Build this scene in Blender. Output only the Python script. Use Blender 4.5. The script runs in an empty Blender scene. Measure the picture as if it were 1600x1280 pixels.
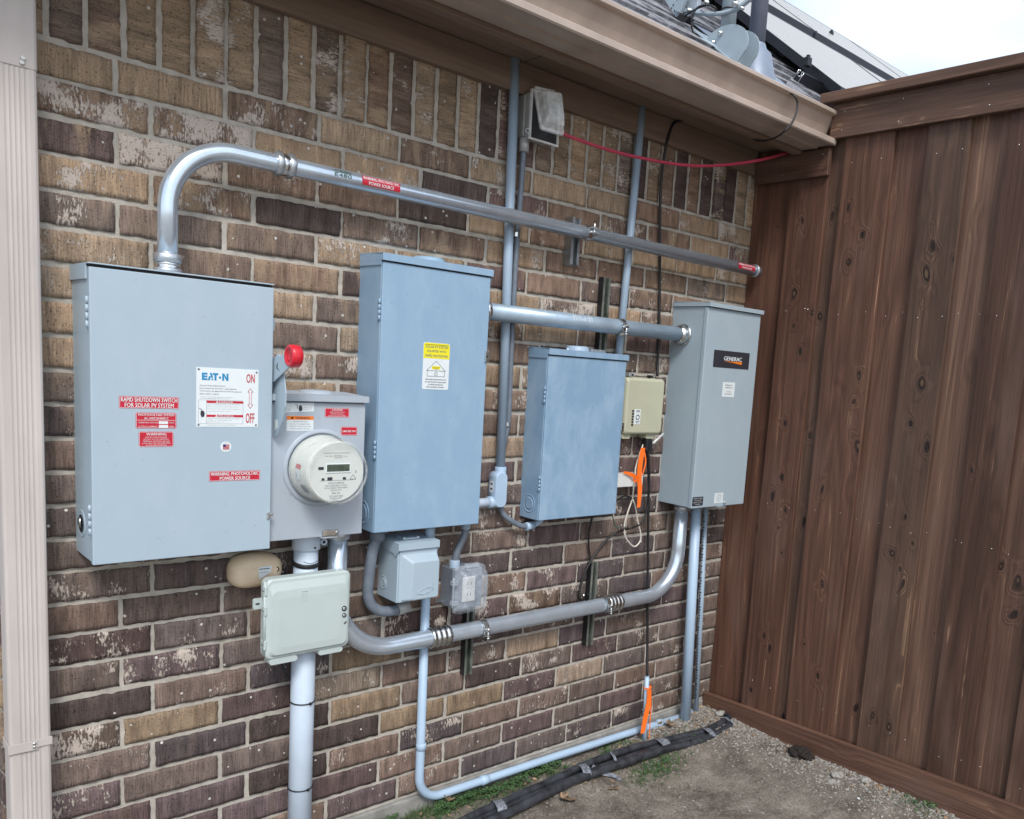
import bpy, bmesh, math, random
from mathutils import Vector, Matrix, noise
R = math.radians
random.seed(7)
scn = bpy.context.scene
COL = scn.collection
# ------------------------------------------------------------------ camera
CAM = Vector((-0.5156, -2.1950, 1.4558))
RGT = Vector((0.7240, -0.68633, 0.06913)); DWN = Vector((-0.04652, -0.14856, -0.98781)); FWD = Vector((0.68823, 0.71196, -0.13948))
FPX, PX, PY = 1333.8, 934.0, 764.9
cd = bpy.data.cameras.new("camera"); co = bpy.data.objects.new("camera", cd); COL.objects.link(co)
m = Matrix.Identity(4)
for i in range(3):
    m[i][0] = RGT[i]; m[i][1] = -DWN[i]; m[i][2] = -FWD[i]; m[i][3] = CAM[i]
co.matrix_world = m
cd.sensor_fit = 'HORIZONTAL'; cd.sensor_width = 36; cd.lens = FPX/1600*36
cd.shift_x = (800-PX)/1600; cd.shift_y = (PY-640)/1600
cd.clip_start = 0.05; cd.clip_end = 2000
scn.camera = co
# ------------------------------------------------------------------ world and sun
SUN_EL, SUN_AZ = R(48), R(200)
w = bpy.data.worlds.new("World"); scn.world = w; w.use_nodes = True
nt = w.node_tree; nt.nodes.clear(); N = nt.nodes.new; LK = nt.links.new
sky = N('ShaderNodeTexSky'); sky.sky_type = 'NISHITA'; sky.sun_disc = False
sky.sun_elevation = SUN_EL; sky.sun_rotation = SUN_AZ; sky.air_density = 1.0; sky.dust_density = 2.0; sky.ozone_density = 1.0
tc = N('ShaderNodeTexCoord'); mp = N('ShaderNodeMapping'); mp.inputs['Scale'].default_value = (1.2, 1.2, 3.2)
n1 = N('ShaderNodeTexNoise'); n1.inputs['Scale'].default_value = 2.2; n1.inputs['Detail'].default_value = 6; n1.inputs['Roughness'].default_value = .55
rp = N('ShaderNodeValToRGB'); rp.color_ramp.elements[0].position = .34; rp.color_ramp.elements[1].position = .66
rp.color_ramp.elements[0].color = (.28, .28, .28, 1); rp.color_ramp.elements[1].color = (.88, .88, .88, 1)
mx = N('ShaderNodeMix'); mx.data_type = 'RGBA'
mx.inputs[7].default_value = (5.9, 6.5, 7.2, 1)
bg = N('ShaderNodeBackground'); bg.inputs[1].default_value = .1
out = N('ShaderNodeOutputWorld')
LK(tc.outputs['Generated'], mp.inputs[0]); LK(mp.outputs[0], n1.inputs[0]); LK(n1.outputs[0], rp.inputs[0]); LK(rp.outputs[0], mx.inputs[0])
LK(sky.outputs[0], mx.inputs[6]); LK(mx.outputs[2], bg.inputs[0]); LK(bg.outputs[0], out.inputs[0])
sd = bpy.data.lights.new("sun", 'SUN'); sd.energy = 1.2; sd.angle = R(16); sd.color = (1, .97, .92)
so = bpy.data.objects.new("sun", sd); COL.objects.link(so)
so.rotation_euler = (Vector((-0.45, -0.75, 0.95))).to_track_quat('Z', 'Y').to_euler()
scn.view_settings.view_transform = 'Standard'; scn.view_settings.look = 'None'
scn.view_settings.exposure = 1.06; scn.view_settings.gamma = 1
scn.render.engine = 'CYCLES'
scn.render.resolution_x = 1024; scn.render.resolution_y = 819

# ------------------------------------------------------------------ measuring helpers
def ray(px, py): return RGT*((px-PX)/FPX) + DWN*((py-PY)/FPX) + FWD
def A(px, py, d=0.0):
    r = ray(px, py); return CAM + r*((-d-CAM.y)/r.y)
def AX(px, py, x):
    r = ray(px, py); return CAM + r*((x-CAM.x)/r.x)
def AZ(px, py, z):
    r = ray(px, py); return CAM + r*((z-CAM.z)/r.z)
PITCH = R(37.5); TP = math.tan(PITCH)
def roof_z(y, off=0.0): return 2.44 + TP*(y+.30) + off/math.cos(PITCH)
def AR(px, py, off=0.0):
    r = ray(px, py); o = 2.44 + off/math.cos(PITCH)
    return CAM + r*((o+TP*(CAM.y+.3)-CAM.z)/(r.z-TP*r.y))

# ------------------------------------------------------------------ materials
def newmat(name):
    m = bpy.data.materials.new(name); m.use_nodes = True
    nt = m.node_tree; b = nt.nodes['Principled BSDF']; return m, nt, b
def node(nt, t, **kw):
    n = nt.nodes.new(t)
    for k, v in kw.items():
        if k in n.inputs: n.inputs[k].default_value = v
        else: setattr(n, k, v)
    return n
def simple(name, col, rough=.5, metal=0., var=.12, scale=30., bump=.0, bscale=200., spec=.5, stretch=(1,1,1), col2=None, vdet=4., rvar=.1, trans=0., alpha=1.):
    """plain surface with a little uneven colour, gloss and relief"""
    m, nt, b = newmat(name)
    g = node(nt, 'ShaderNodeTexCoord'); mp = node(nt, 'ShaderNodeMapping'); mp.inputs['Scale'].default_value = stretch
    nt.links.new(g.outputs['Object'], mp.inputs[0])
    n = node(nt, 'ShaderNodeTexNoise', Scale=scale, Detail=vdet, Roughness=.6); nt.links.new(mp.outputs[0], n.inputs['Vector'])
    r = node(nt, 'ShaderNodeValToRGB'); r.color_ramp.elements[0].position = .3; r.color_ramp.elements[1].position = .7
    c2 = col2 or tuple(min(1, c*(1+var)) for c in col)
    c1 = tuple(c*(1-var) for c in col) if col2 is None else col
    r.color_ramp.elements[0].color = (*c1, 1); r.color_ramp.elements[1].color = (*c2, 1)
    nt.links.new(n.outputs[0], r.inputs[0]); nt.links.new(r.outputs[0], b.inputs['Base Color'])
    mr = node(nt, 'ShaderNodeMapRange'); mr.inputs[3].default_value = max(.02, rough-rvar); mr.inputs[4].default_value = min(1, rough+rvar)
    nt.links.new(n.outputs[0], mr.inputs[0]); nt.links.new(mr.outputs[0], b.inputs['Roughness'])
    b.inputs['Metallic'].default_value = metal; b.inputs['Specular IOR Level'].default_value = spec
    if trans: b.inputs['Transmission Weight'].default_value = trans
    if alpha < 1: b.inputs['Alpha'].default_value = alpha
    if bump:
        n2 = node(nt, 'ShaderNodeTexNoise', Scale=bscale, Detail=3.); nt.links.new(mp.outputs[0], n2.inputs['Vector'])
        bp = node(nt, 'ShaderNodeBump', Strength=bump, Distance=.002); nt.links.new(n2.outputs[0], bp.inputs['Height']); nt.links.new(bp.outputs[0], b.inputs['Normal'])
    return m
M = {}
def brick_material():
    m, nt, b = newmat('brick_surface'); L = nt.links.new
    uv = node(nt, 'ShaderNodeUVMap', uv_map='UVMap'); at = node(nt, 'ShaderNodeVertexColor', layer_name='tone'); pa = node(nt, 'ShaderNodeVertexColor', layer_name='extra')
    sp = node(nt, 'ShaderNodeSeparateColor'); L(pa.outputs[0], sp.inputs[0])
    # wire-cut scratches run across the brick's length
    mp = node(nt, 'ShaderNodeMapping'); mp.inputs['Scale'].default_value = (260, 14, 1); L(uv.outputs[0], mp.inputs[0])
    s1 = node(nt, 'ShaderNodeTexNoise', Scale=1., Detail=4., Roughness=.65); L(mp.outputs[0], s1.inputs['Vector'])
    mp2 = node(nt, 'ShaderNodeMapping'); mp2.inputs['Scale'].default_value = (38, 9, 1); L(uv.outputs[0], mp2.inputs[0])
    s2 = node(nt, 'ShaderNodeTexNoise', Scale=1., Detail=3., Roughness=.5); L(mp2.outputs[0], s2.inputs['Vector'])
    mr = node(nt, 'ShaderNodeMapRange'); mr.inputs[1].default_value = .3; mr.inputs[2].default_value = .7; mr.inputs[3].default_value = .62; mr.inputs[4].default_value = 1.42; L(s1.outputs[0], mr.inputs[0])
    mr2 = node(nt, 'ShaderNodeMapRange'); mr2.inputs[1].default_value = .3; mr2.inputs[2].default_value = .7; mr2.inputs[3].default_value = .7; mr2.inputs[4].default_value = 1.35; L(s2.outputs[0], mr2.inputs[0])
    mm = node(nt, 'ShaderNodeMath', operation='MULTIPLY'); L(mr.outputs[0], mm.inputs[0]); L(mr2.outputs[0], mm.inputs[1])
    vm = node(nt, 'ShaderNodeVectorMath', operation='SCALE'); L(at.outputs[0], vm.inputs[0]); L(mm.outputs[0], vm.inputs['Scale'])
    # tan clay showing in vertical bands
    mpb = node(nt, 'ShaderNodeMapping'); mpb.inputs['Scale'].default_value = (22, 5, 1); mpb.inputs['Location'].default_value = (5, 3, 0); L(uv.outputs[0], mpb.inputs[0])
    s3 = node(nt, 'ShaderNodeTexNoise', Scale=1., Detail=5., Roughness=.62); L(mpb.outputs[0], s3.inputs['Vector'])
    mb = node(nt, 'ShaderNodeMapRange'); mb.inputs[1].default_value = .5; mb.inputs[2].default_value = .62; L(s3.outputs[0], mb.inputs[0])
    mb2 = node(nt, 'ShaderNodeMath', operation='MULTIPLY'); L(mb.outputs[0], mb2.inputs[0]); L(sp.outputs[1], mb2.inputs[1])
    mixb = node(nt, 'ShaderNodeMix', data_type='RGBA'); mixb.inputs[7].default_value = (.34, .25, .168, 1); L(mb2.outputs[0], mixb.inputs[0]); L(vm.outputs[0], mixb.inputs[6])
    # pale lime patches, ragged
    g = node(nt, 'ShaderNodeTexCoord')
    p1 = node(nt, 'ShaderNodeTexNoise', Scale=13., Detail=3., Roughness=.5); L(g.outputs['Object'], p1.inputs['Vector'])
    mpc = node(nt, 'ShaderNodeMapping'); mpc.inputs['Scale'].default_value = (190, 60, 1); L(uv.outputs[0], mpc.inputs[0])
    p2 = node(nt, 'ShaderNodeTexNoise', Scale=1., Detail=5., Roughness=.7); L(mpc.outputs[0], p2.inputs['Vector'])
    a1 = node(nt, 'ShaderNodeMath', operation='MULTIPLY_ADD'); a1.inputs[1].default_value = .85; L(p2.outputs[0], a1.inputs[0]); L(p1.outputs[0], a1.inputs[2])
    a2 = node(nt, 'ShaderNodeMath', operation='MULTIPLY_ADD'); a2.inputs[1].default_value = .42; L(sp.outputs[0], a2.inputs[0]); L(a1.outputs[0], a2.inputs[2])
    mc = node(nt, 'ShaderNodeMapRange'); mc.inputs[1].default_value = 1.18; mc.inputs[2].default_value = 1.24; L(a2.outputs[0], mc.inputs[0])
    mixc = node(nt, 'ShaderNodeMix', data_type='RGBA'); mixc.inputs[7].default_value = (.50, .43, .375, 1); L(mc.outputs[0], mixc.inputs[0]); L(mixb.outputs[2], mixc.inputs[6])
    # dark pits and small pale mortar specks
    vo = node(nt, 'ShaderNodeTexVoronoi', Scale=85.); L(g.outputs['Object'], vo.inputs['Vector'])
    vr = node(nt, 'ShaderNodeSeparateColor'); L(vo.outputs['Color'], vr.inputs[0])
    lt = node(nt, 'ShaderNodeMath', operation='GREATER_THAN'); lt.inputs[1].default_value = .972; L(vr.outputs[0], lt.inputs[0])
    ld = node(nt, 'ShaderNodeMath', operation='LESS_THAN'); ld.inputs[1].default_value = .30; L(vo.outputs['Distance'], ld.inputs[0])
    lm = node(nt, 'ShaderNodeMath', operation='MULTIPLY'); L(lt.outputs[0], lm.inputs[0]); L(ld.outputs[0], lm.inputs[1])
    mixd = node(nt, 'ShaderNodeMix', data_type='RGBA'); mixd.inputs[7].default_value = (.55, .53, .5, 1); L(lm.outputs[0], mixd.inputs[0]); L(mixc.outputs[2], mixd.inputs[6])
    n5 = node(nt, 'ShaderNodeTexNoise', Scale=230., Detail=2.); L(g.outputs['Object'], n5.inputs['Vector'])
    m5 = node(nt, 'ShaderNodeMapRange'); m5.inputs[1].default_value = .30; m5.inputs[2].default_value = .42; m5.inputs[3].default_value = .45; m5.inputs[4].default_value = 1.; L(n5.outputs[0], m5.inputs[0])
    v5 = node(nt, 'ShaderNodeVectorMath', operation='SCALE'); L(mixd.outputs[2], v5.inputs[0]); L(m5.outputs[0], v5.inputs['Scale'])
    L(v5.outputs[0], b.inputs['Base Color']); b.inputs['Roughness'].default_value = .9; b.inputs['Specular IOR Level'].default_value = .2
    hh = node(nt, 'ShaderNodeMath', operation='ADD'); L(s1.outputs[0], hh.inputs[0]); L(m5.outputs[0], hh.inputs[1])
    h2 = node(nt, 'ShaderNodeMath', operation='ADD'); L(hh.outputs[0], h2.inputs[0]); L(mc.outputs[0], h2.inputs[1])
    bp = node(nt, 'ShaderNodeBump', Strength=.75, Distance=.0016); L(h2.outputs[0], bp.inputs['Height']); L(bp.outputs[0], b.inputs['Normal'])
    return m
def wood_material():
    m, nt, b = newmat('stained_cedar'); L = nt.links.new
    g = node(nt, 'ShaderNodeNewGeometry'); oi = node(nt, 'ShaderNodeObjectInfo'); uv = node(nt, 'ShaderNodeUVMap', uv_map='UVMap')
    off = node(nt, 'ShaderNodeVectorMath', operation='MULTIPLY_ADD'); cmb = node(nt, 'ShaderNodeCombineXYZ')
    L(oi.outputs['Random'], cmb.inputs[0]); L(oi.outputs['Random'], cmb.inputs[1])
    off.inputs[1].default_value = (17, 31, 0); L(cmb.outputs[0], off.inputs[0]); L(uv.outputs[0], off.inputs[2])
    mp = node(nt, 'ShaderNodeMapping'); mp.inputs['Scale'].default_value = (7, .45, 1); L(off.outputs[0], mp.inputs[0])
    # cathedral figure: rings of a slowly warped field
    n0 = node(nt, 'ShaderNodeTexNoise', Scale=1., Detail=2., Roughness=.4, Distortion=.2); L(mp.outputs[0], n0.inputs['Vector'])
    # knots pull the rings round themselves
    mk = node(nt, 'ShaderNodeMapping'); mk.inputs['Scale'].default_value = (8.5, 4.2, 1); L(off.outputs[0], mk.inputs[0])
    vk = node(nt, 'ShaderNodeTexVoronoi', Scale=1., Randomness=.95); L(mk.outputs[0], vk.inputs['Vector'])
    kd = node(nt, 'ShaderNodeMapRange'); kd.inputs[1].default_value = 0; kd.inputs[2].default_value = .30; kd.inputs[3].default_value = .10; kd.inputs[4].default_value = 0; L(vk.outputs['Distance'], kd.inputs[0])
    kv = node(nt, 'ShaderNodeVertexColor', layer_name='knot'); ksp = node(nt, 'ShaderNodeSeparateColor'); L(kv.outputs[0], ksp.inputs[0])
    ad0 = node(nt, 'ShaderNodeMath', operation='ADD'); L(n0.outputs[0], ad0.inputs[0]); L(kd.outputs[0], ad0.inputs[1])
    ad = node(nt, 'ShaderNodeMath', operation='MULTIPLY_ADD'); ad.inputs[1].default_value = .30; L(ksp.outputs[0], ad.inputs[0]); L(ad0.outputs[0], ad.inputs[2])
    rg = node(nt, 'ShaderNodeMath', operation='MULTIPLY'); rg.inputs[1].default_value = 60.; L(ad.outputs[0], rg.inputs[0])
    sn = node(nt, 'ShaderNodeMath', operation='SINE'); L(rg.outputs[0], sn.inputs[0])
    fb = node(nt, 'ShaderNodeMapping'); fb.inputs['Scale'].default_value = (160, 1.8, 1); L(off.outputs[0], fb.inputs[0])
    nf = node(nt, 'ShaderNodeTexNoise', Scale=1., Detail=8., Roughness=.78); L(fb.outputs[0], nf.inputs['Vector'])
    bl = node(nt, 'ShaderNodeMapping'); bl.inputs['Scale'].default_value = (18, 1.1, 1); L(off.outputs[0], bl.inputs[0])
    nb = node(nt, 'ShaderNodeTexNoise', Scale=1., Detail=5., Roughness=.6); L(bl.outputs[0], nb.inputs['Vector'])
    rA = node(nt, 'ShaderNodeValToRGB'); e = rA.color_ramp.elements
    e[0].position = .25; e[0].color = (.072, .032, .022, 1); e[1].position = .78; e[1].color = (.150, .072, .047, 1)
    rB = node(nt, 'ShaderNodeValToRGB'); e = rB.color_ramp.elements
    e[0].position = .25; e[0].color = (.088, .050, .036, 1); e[1].position = .78; e[1].color = (.180, .108, .074, 1)
    L(nb.outputs[0], rA.inputs[0]); L(nb.outputs[0], rB.inputs[0])
    wn = node(nt, 'ShaderNodeTexWhiteNoise', noise_dimensions='1D'); L(oi.outputs['Random'], wn.inputs['W'])
    r1 = node(nt, 'ShaderNodeMix', data_type='RGBA'); L(wn.outputs['Value'], r1.inputs[0]); L(rA.outputs[0], r1.inputs[6]); L(rB.outputs[0], r1.inputs[7])
    mr = node(nt, 'ShaderNodeMapRange'); mr.inputs[1].default_value = .3; mr.inputs[2].default_value = .7; mr.inputs[3].default_value = .55; mr.inputs[4].default_value = 1.5; L(nf.outputs[0], mr.inputs[0])
    m2 = node(nt, 'ShaderNodeMapRange'); m2.inputs[1].default_value = -1; m2.inputs[2].default_value = 1; m2.inputs[3].default_value = .86; m2.inputs[4].default_value = 1.12; L(sn.outputs[0], m2.inputs[0])
    mu = node(nt, 'ShaderNodeMath', operation='MULTIPLY'); L(mr.outputs[0], mu.inputs[0]); L(m2.outputs[0], mu.inputs[1])
    rv = node(nt, 'ShaderNodeMapRange'); rv.inputs[3].default_value = .60; rv.inputs[4].default_value = 1.2; L(oi.outputs['Random'], rv.inputs[0])
    mv = node(nt, 'ShaderNodeMath', operation='MULTIPLY'); L(mu.outputs[0], mv.inputs[0]); L(rv.outputs[0], mv.inputs[1])
    vs = node(nt, 'ShaderNodeVectorMath', operation='SCALE'); L(r1.outputs[2], vs.inputs[0]); L(mv.outputs[0], vs.inputs['Scale'])
    # worn pale crests of the grain
    cr = node(nt, 'ShaderNodeMath', operation='MULTIPLY'); L(sn.outputs[0], cr.inputs[0]); L(nf.outputs[0], cr.inputs[1])
    cb = node(nt, 'ShaderNodeMath', operation='MULTIPLY'); L(cr.outputs[0], cb.inputs[0]); L(nb.outputs[0], cb.inputs[1])
    c3 = node(nt, 'ShaderNodeMapRange'); c3.inputs[1].default_value = .30; c3.inputs[2].default_value = .33; c3.inputs[4].default_value = .62; L(cb.outputs[0], c3.inputs[0])
    mw = node(nt, 'ShaderNodeMix', data_type='RGBA'); mw.inputs[7].default_value = (.34, .205, .125, 1); L(c3.outputs[0], mw.inputs[0]); L(vs.outputs[0], mw.inputs[6])
    # grey weathering
    gw = node(nt, 'ShaderNodeMapping'); gw.inputs['Scale'].default_value = (7, 1.6, 1); gw.inputs['Location'].default_value = (3, 9, 0); L(off.outputs[0], gw.inputs[0])
    ng = node(nt, 'ShaderNodeTexNoise', Scale=1., Detail=3.); L(gw.outputs[0], ng.inputs['Vector'])
    mg = node(nt, 'ShaderNodeMapRange'); mg.inputs[1].default_value = .55; mg.inputs[2].default_value = .75; mg.inputs[4].default_value = .4; L(ng.outputs[0], mg.inputs[0])
    mx = node(nt, 'ShaderNodeMix', data_type='RGBA'); mx.inputs[7].default_value = (.19, .125, .10, 1); L(mg.outputs[0], mx.inputs[0]); L(mw.outputs[2], mx.inputs[6])
    # dark knots
    kn_ = node(nt, 'ShaderNodeMath', operation='MULTIPLY_ADD'); kn_.inputs[1].default_value = .22; L(nf.outputs[0], kn_.inputs[0]); L(ksp.outputs[0], kn_.inputs[2])
    km = node(nt, 'ShaderNodeMapRange'); km.inputs[1].default_value = .72; km.inputs[2].default_value = .98; km.inputs[3].default_value = 0; km.inputs[4].default_value = .9; L(kn_.outputs[0], km.inputs[0])
    mz = node(nt, 'ShaderNodeMix', data_type='RGBA'); mz.inputs[7].default_value = (.014, .009, .008, 1); L(km.outputs[0], mz.inputs[0]); L(mx.outputs[2], mz.inputs[6])
    kc = node(nt, 'ShaderNodeMapRange'); kc.inputs[1].default_value = .92; kc.inputs[2].default_value = .98; kc.inputs[3].default_value = 0; kc.inputs[4].default_value = .75; L(ksp.outputs[0], kc.inputs[0])
    kf = node(nt, 'ShaderNodeMath', operation='GREATER_THAN'); kf.inputs[1].default_value = .45; L(ksp.outputs[1], kf.inputs[0])
    kcm = node(nt, 'ShaderNodeMath', operation='MULTIPLY'); L(kc.outputs[0], kcm.inputs[0]); L(kf.outputs[0], kcm.inputs[1])
    mq = node(nt, 'ShaderNodeMix', data_type='RGBA'); mq.inputs[7].default_value = (.17, .105, .065, 1); L(kcm.outputs[0], mq.inputs[0]); L(mz.outputs[2], mq.inputs[6])
    L(mq.outputs[2], b.inputs['Base Color']); b.inputs['Roughness'].default_value = .62; b.inputs['Specular IOR Level'].default_value = .35
    hs = node(nt, 'ShaderNodeMath', operation='MULTIPLY_ADD'); hs.inputs[1].default_value = .25; L(sn.outputs[0], hs.inputs[0]); L(nf.outputs[0], hs.inputs[2])
    bp = node(nt, 'ShaderNodeBump', Strength=.8, Distance=.0016); L(hs.outputs[0], bp.inputs['Height']); L(bp.outputs[0], b.inputs['Normal'])
    return m
def ground_material():
    m, nt, b = newmat('bare_soil'); L = nt.links.new
    g = node(nt, 'ShaderNodeTexCoord')
    a = node(nt, 'ShaderNodeTexNoise', Scale=6., Detail=9., Roughness=.72); L(g.outputs['Object'], a.inputs['Vector'])
    r = node(nt, 'ShaderNodeValToRGB'); e = r.color_ramp.elements; e[0].position = .30; e[0].color = (.115, .095, .077, 1); e[1].position = .68; e[1].color = (.40, .355, .305, 1); L(a.outputs[0], r.inputs[0])
    c = node(nt, 'ShaderNodeTexNoise', Scale=120., Detail=8., Roughness=.85); L(g.outputs['Object'], c.inputs['Vector'])
    mr = node(nt, 'ShaderNodeMapRange'); mr.inputs[1].default_value = .3; mr.inputs[2].default_value = .7; mr.inputs[3].default_value = .35; mr.inputs[4].default_value = 1.75; L(c.outputs[0], mr.inputs[0])
    v = node(nt, 'ShaderNodeVectorMath', operation='SCALE'); L(r.outputs[0], v.inputs[0]); L(mr.outputs[0], v.inputs['Scale'])
    vo = node(nt, 'ShaderNodeTexVoronoi', Scale=70.); L(g.outputs['Object'], vo.inputs['Vector'])
    s = node(nt, 'ShaderNodeSeparateColor'); L(vo.outputs['Color'], s.inputs[0])
    gt = node(nt, 'ShaderNodeMath', operation='GREATER_THAN'); gt.inputs[1].default_value = .9; L(s.outputs[0], gt.inputs[0])
    ls = node(nt, 'ShaderNodeMath', operation='LESS_THAN'); ls.inputs[1].default_value = .3; L(vo.outputs['Distance'], ls.inputs[0])
    ml = node(nt, 'ShaderNodeMath', operation='MULTIPLY'); L(gt.outputs[0], ml.inputs[0]); L(ls.outputs[0], ml.inputs[1])
    mx = node(nt, 'ShaderNodeMix', data_type='RGBA'); mx.inputs[7].default_value = (.38, .35, .31, 1); L(ml.outputs[0], mx.inputs[0]); L(v.outputs[0], mx.inputs[6])
    L(mx.outputs[2], b.inputs['Base Color']); b.inputs['Roughness'].default_value = .95; b.inputs['Specular IOR Level'].default_value = .15
    h = node(nt, 'ShaderNodeMath', operation='MULTIPLY_ADD'); h.inputs[1].default_value = .6; L(ml.outputs[0], h.inputs[0]); L(c.outputs[0], h.inputs[2])
    bp = node(nt, 'ShaderNodeBump', Strength=1., Distance=.011); L(h.outputs[0], bp.inputs['Height']); L(bp.outputs[0], b.inputs['Normal'])
    return m
def worn_paint(name, col, smear, amount=.5, rough=.42):
    """enamelled steel whose face is chalky in wiped, vertical smears"""
    m, nt, b = newmat(name); L = nt.links.new
    g = node(nt, 'ShaderNodeTexCoord'); mp = node(nt, 'ShaderNodeMapping'); mp.inputs['Scale'].default_value = (15, 15, 8); L(g.outputs['Object'], mp.inputs[0])
    a = node(nt, 'ShaderNodeTexNoise', Scale=1., Detail=8., Roughness=.68, Distortion=.35); L(mp.outputs[0], a.inputs['Vector'])
    mr = node(nt, 'ShaderNodeMapRange'); mr.inputs[1].default_value = .42; mr.inputs[2].default_value = .66; mr.inputs[4].default_value = amount; L(a.outputs[0], mr.inputs[0])
    mx = node(nt, 'ShaderNodeMix', data_type='RGBA'); mx.inputs[6].default_value = (*col, 1); mx.inputs[7].default_value = (*smear, 1); L(mr.outputs[0], mx.inputs[0])
    c = node(nt, 'ShaderNodeTexNoise', Scale=60., Detail=4., Roughness=.7); L(g.outputs['Object'], c.inputs['Vector'])
    cr = node(nt, 'ShaderNodeMapRange'); cr.inputs[1].default_value = .64; cr.inputs[2].default_value = .72; cr.inputs[4].default_value = .4; L(c.outputs[0], cr.inputs[0])
    my = node(nt, 'ShaderNodeMix', data_type='RGBA'); my.inputs[7].default_value = tuple(x*.55 for x in col)+(1,); L(cr.outputs[0], my.inputs[0]); L(mx.outputs[2], my.inputs[6])
    L(my.outputs[2], b.inputs['Base Color'])
    rr = node(nt, 'ShaderNodeMapRange'); rr.inputs[3].default_value = rough-.08; rr.inputs[4].default_value = rough+.2; L(a.outputs[0], rr.inputs[0]); L(rr.outputs[0], b.inputs['Roughness'])
    bp = node(nt, 'ShaderNodeBump', Strength=.12, Distance=.0006); n2 = node(nt, 'ShaderNodeTexNoise', Scale=420., Detail=2.); L(g.outputs['Object'], n2.inputs['Vector']); L(n2.outputs[0], bp.inputs['Height']); L(bp.outputs[0], b.inputs['Normal'])
    return m
M['brick'] = brick_material(); M['wood'] = wood_material(); M['soil'] = ground_material()
M['mortar'] = simple('mortar', (.345, .318, .278), .95, var=.0, col2=(.50, .465, .41), scale=26, bump=.9, bscale=240, spec=.15, vdet=6)
M['concrete'] = simple('concrete', (.17, .165, .155), .95, col2=(.33, .32, .30), scale=14, bump=.8, bscale=160, spec=.15, vdet=6)
M['trim'] = simple('brown_trim_paint', (.185, .13, .095), .7, var=.2, scale=14, bump=.3, bscale=60, stretch=(.3, 4, 4), vdet=6)
M['gutter'] = simple('gutter_enamel', (.40, .325, .275), .38, var=.13, scale=9, spec=.45, vdet=8, stretch=(1, 1, .4))
M['downspout'] = simple('downspout_enamel', (.49, .445, .42), .42, var=.11, scale=12, spec=.4, vdet=8, stretch=(1, 1, .25))
M['shingle'] = simple('asphalt_shingle', (.09, .09, .10), .95, col2=(.34, .34, .37), scale=30, bump=.9, bscale=500, spec=.2, vdet=7)
M['box1'] = worn_paint('grey_enamel', (.365, .462, .537), (.395, .487, .558), .8, .38)
M['boxm'] = worn_paint('meter_enamel', (.375, .43, .495), (.41, .455, .51), .8, .40)
M['box2'] = worn_paint('chalky_enamel', (.25, .385, .53), (.33, .455, .58), .55)
M['box3'] = worn_paint('smeared_enamel', (.215, .34, .485), (.34, .465, .59), .62)
M['box4'] = worn_paint('pale_grey_enamel', (.335, .415, .475), (.365, .44, .495), .8, .42)
M['seam'] = simple('dark_gap', (.012, .012, .014), .8, var=.1)
M['emt'] = simple('galvanized_tube', (.62, .71, .81), .22, metal=.70, var=.10, scale=14, rvar=.05, vdet=6)
M['emt_dull'] = simple('painted_tube', (.36, .46, .56), .38, metal=.35, var=.14, scale=16, rvar=.14, vdet=7)
M['zinc'] = simple('zinc_fitting', (.66, .68, .68), .25, metal=1., var=.2, scale=60, rvar=.12)
M['zinc_dull'] = simple('cast_zinc', (.52, .56, .60), .38, metal=.75, var=.18, scale=60, bump=.3, bscale=300)
M['steel_green'] = simple('weathered_strut', (.07, .085, .07), .45, metal=.4, col2=(.25, .27, .24), scale=22, vdet=6)
M['strut'] = simple('galvanized_strut', (.42, .46, .49), .38, metal=.9, var=.2, scale=30)
M['pvc'] = simple('grey_pvc', (.33, .43, .54), .42, var=.06, scale=12, vdet=5)
M['pvc_pale'] = simple('pale_grey_pvc', (.39, .52, .67), .40, var=.05, scale=10, vdet=5)
M['pvc_white'] = simple('weathered_white_pvc', (.52, .61, .72), .42, var=.07, scale=12, vdet=6)
M['flex'] = simple('flex_conduit', (.15, .18, .22), .5, var=.15, scale=40, bump=.35, bscale=120)
M['boxdark'] = simple('slate_grey_plastic', (.17, .195, .235), .5, var=.06, scale=30)
M['boxcast'] = simple('cast_box_grey', (.40, .41, .40), .5, metal=.2, var=.1, scale=30)
M['comm'] = simple('pale_green_plastic', (.465, .535, .525), .45, var=.04, scale=7, rvar=.05, vdet=6)
M['beige'] = simple('beige_plastic', (.46, .465, .345), .5, var=.05, scale=8)
M['oval'] = simple('weathered_tan_plastic', (.62, .46, .29), .45, col2=(.78, .65, .48), scale=14, vdet=6)
M['black'] = simple('black_rubber', (.012, .012, .014), .45, var=.2, scale=80)
M['white'] = simple('white_plastic', (.66, .67, .66), .45, var=.04, scale=30)
M['cream_wire'] = simple('cream_wire', (.60, .57, .50), .5, var=.06, scale=50)
M['red'] = simple('red_plastic', (.62, .018, .035), .35, var=.06, scale=30)
M['redcord'] = simple('red_cord', (.48, .045, .09), .45, var=.12, scale=40)
M['orange'] = simple('orange_ribbon', (.95, .17, .015), .5, var=.06, scale=30)
M['s_red'] = simple('sticker_red', (.50, .012, .035), .4, var=.05, scale=40)
M['s_white'] = simple('sticker_white', (.70, .76, .78), .4, var=.03, scale=40)
M['s_yellow'] = simple('sticker_yellow', (.82, .74, .02), .4, var=.03, scale=40)
M['s_orange'] = simple('sticker_orange', (.80, .20, .02), .4, var=.03, scale=40)
M['s_blue'] = simple('ink_blue', (.01, .24, .48), .4, var=.03, scale=40)
M['s_ink'] = simple('ink_dark', (.03, .03, .04), .5, var=.03, scale=40)
M['s_inkg'] = simple('ink_grey', (.16, .17, .19), .5, var=.03, scale=40)
M['s_green'] = simple('ink_green', (.05, .12, .08), .5, var=.03, scale=40)
M['s_navy'] = simple('ink_navy', (.02, .03, .16), .5, var=.03, scale=40)
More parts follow.
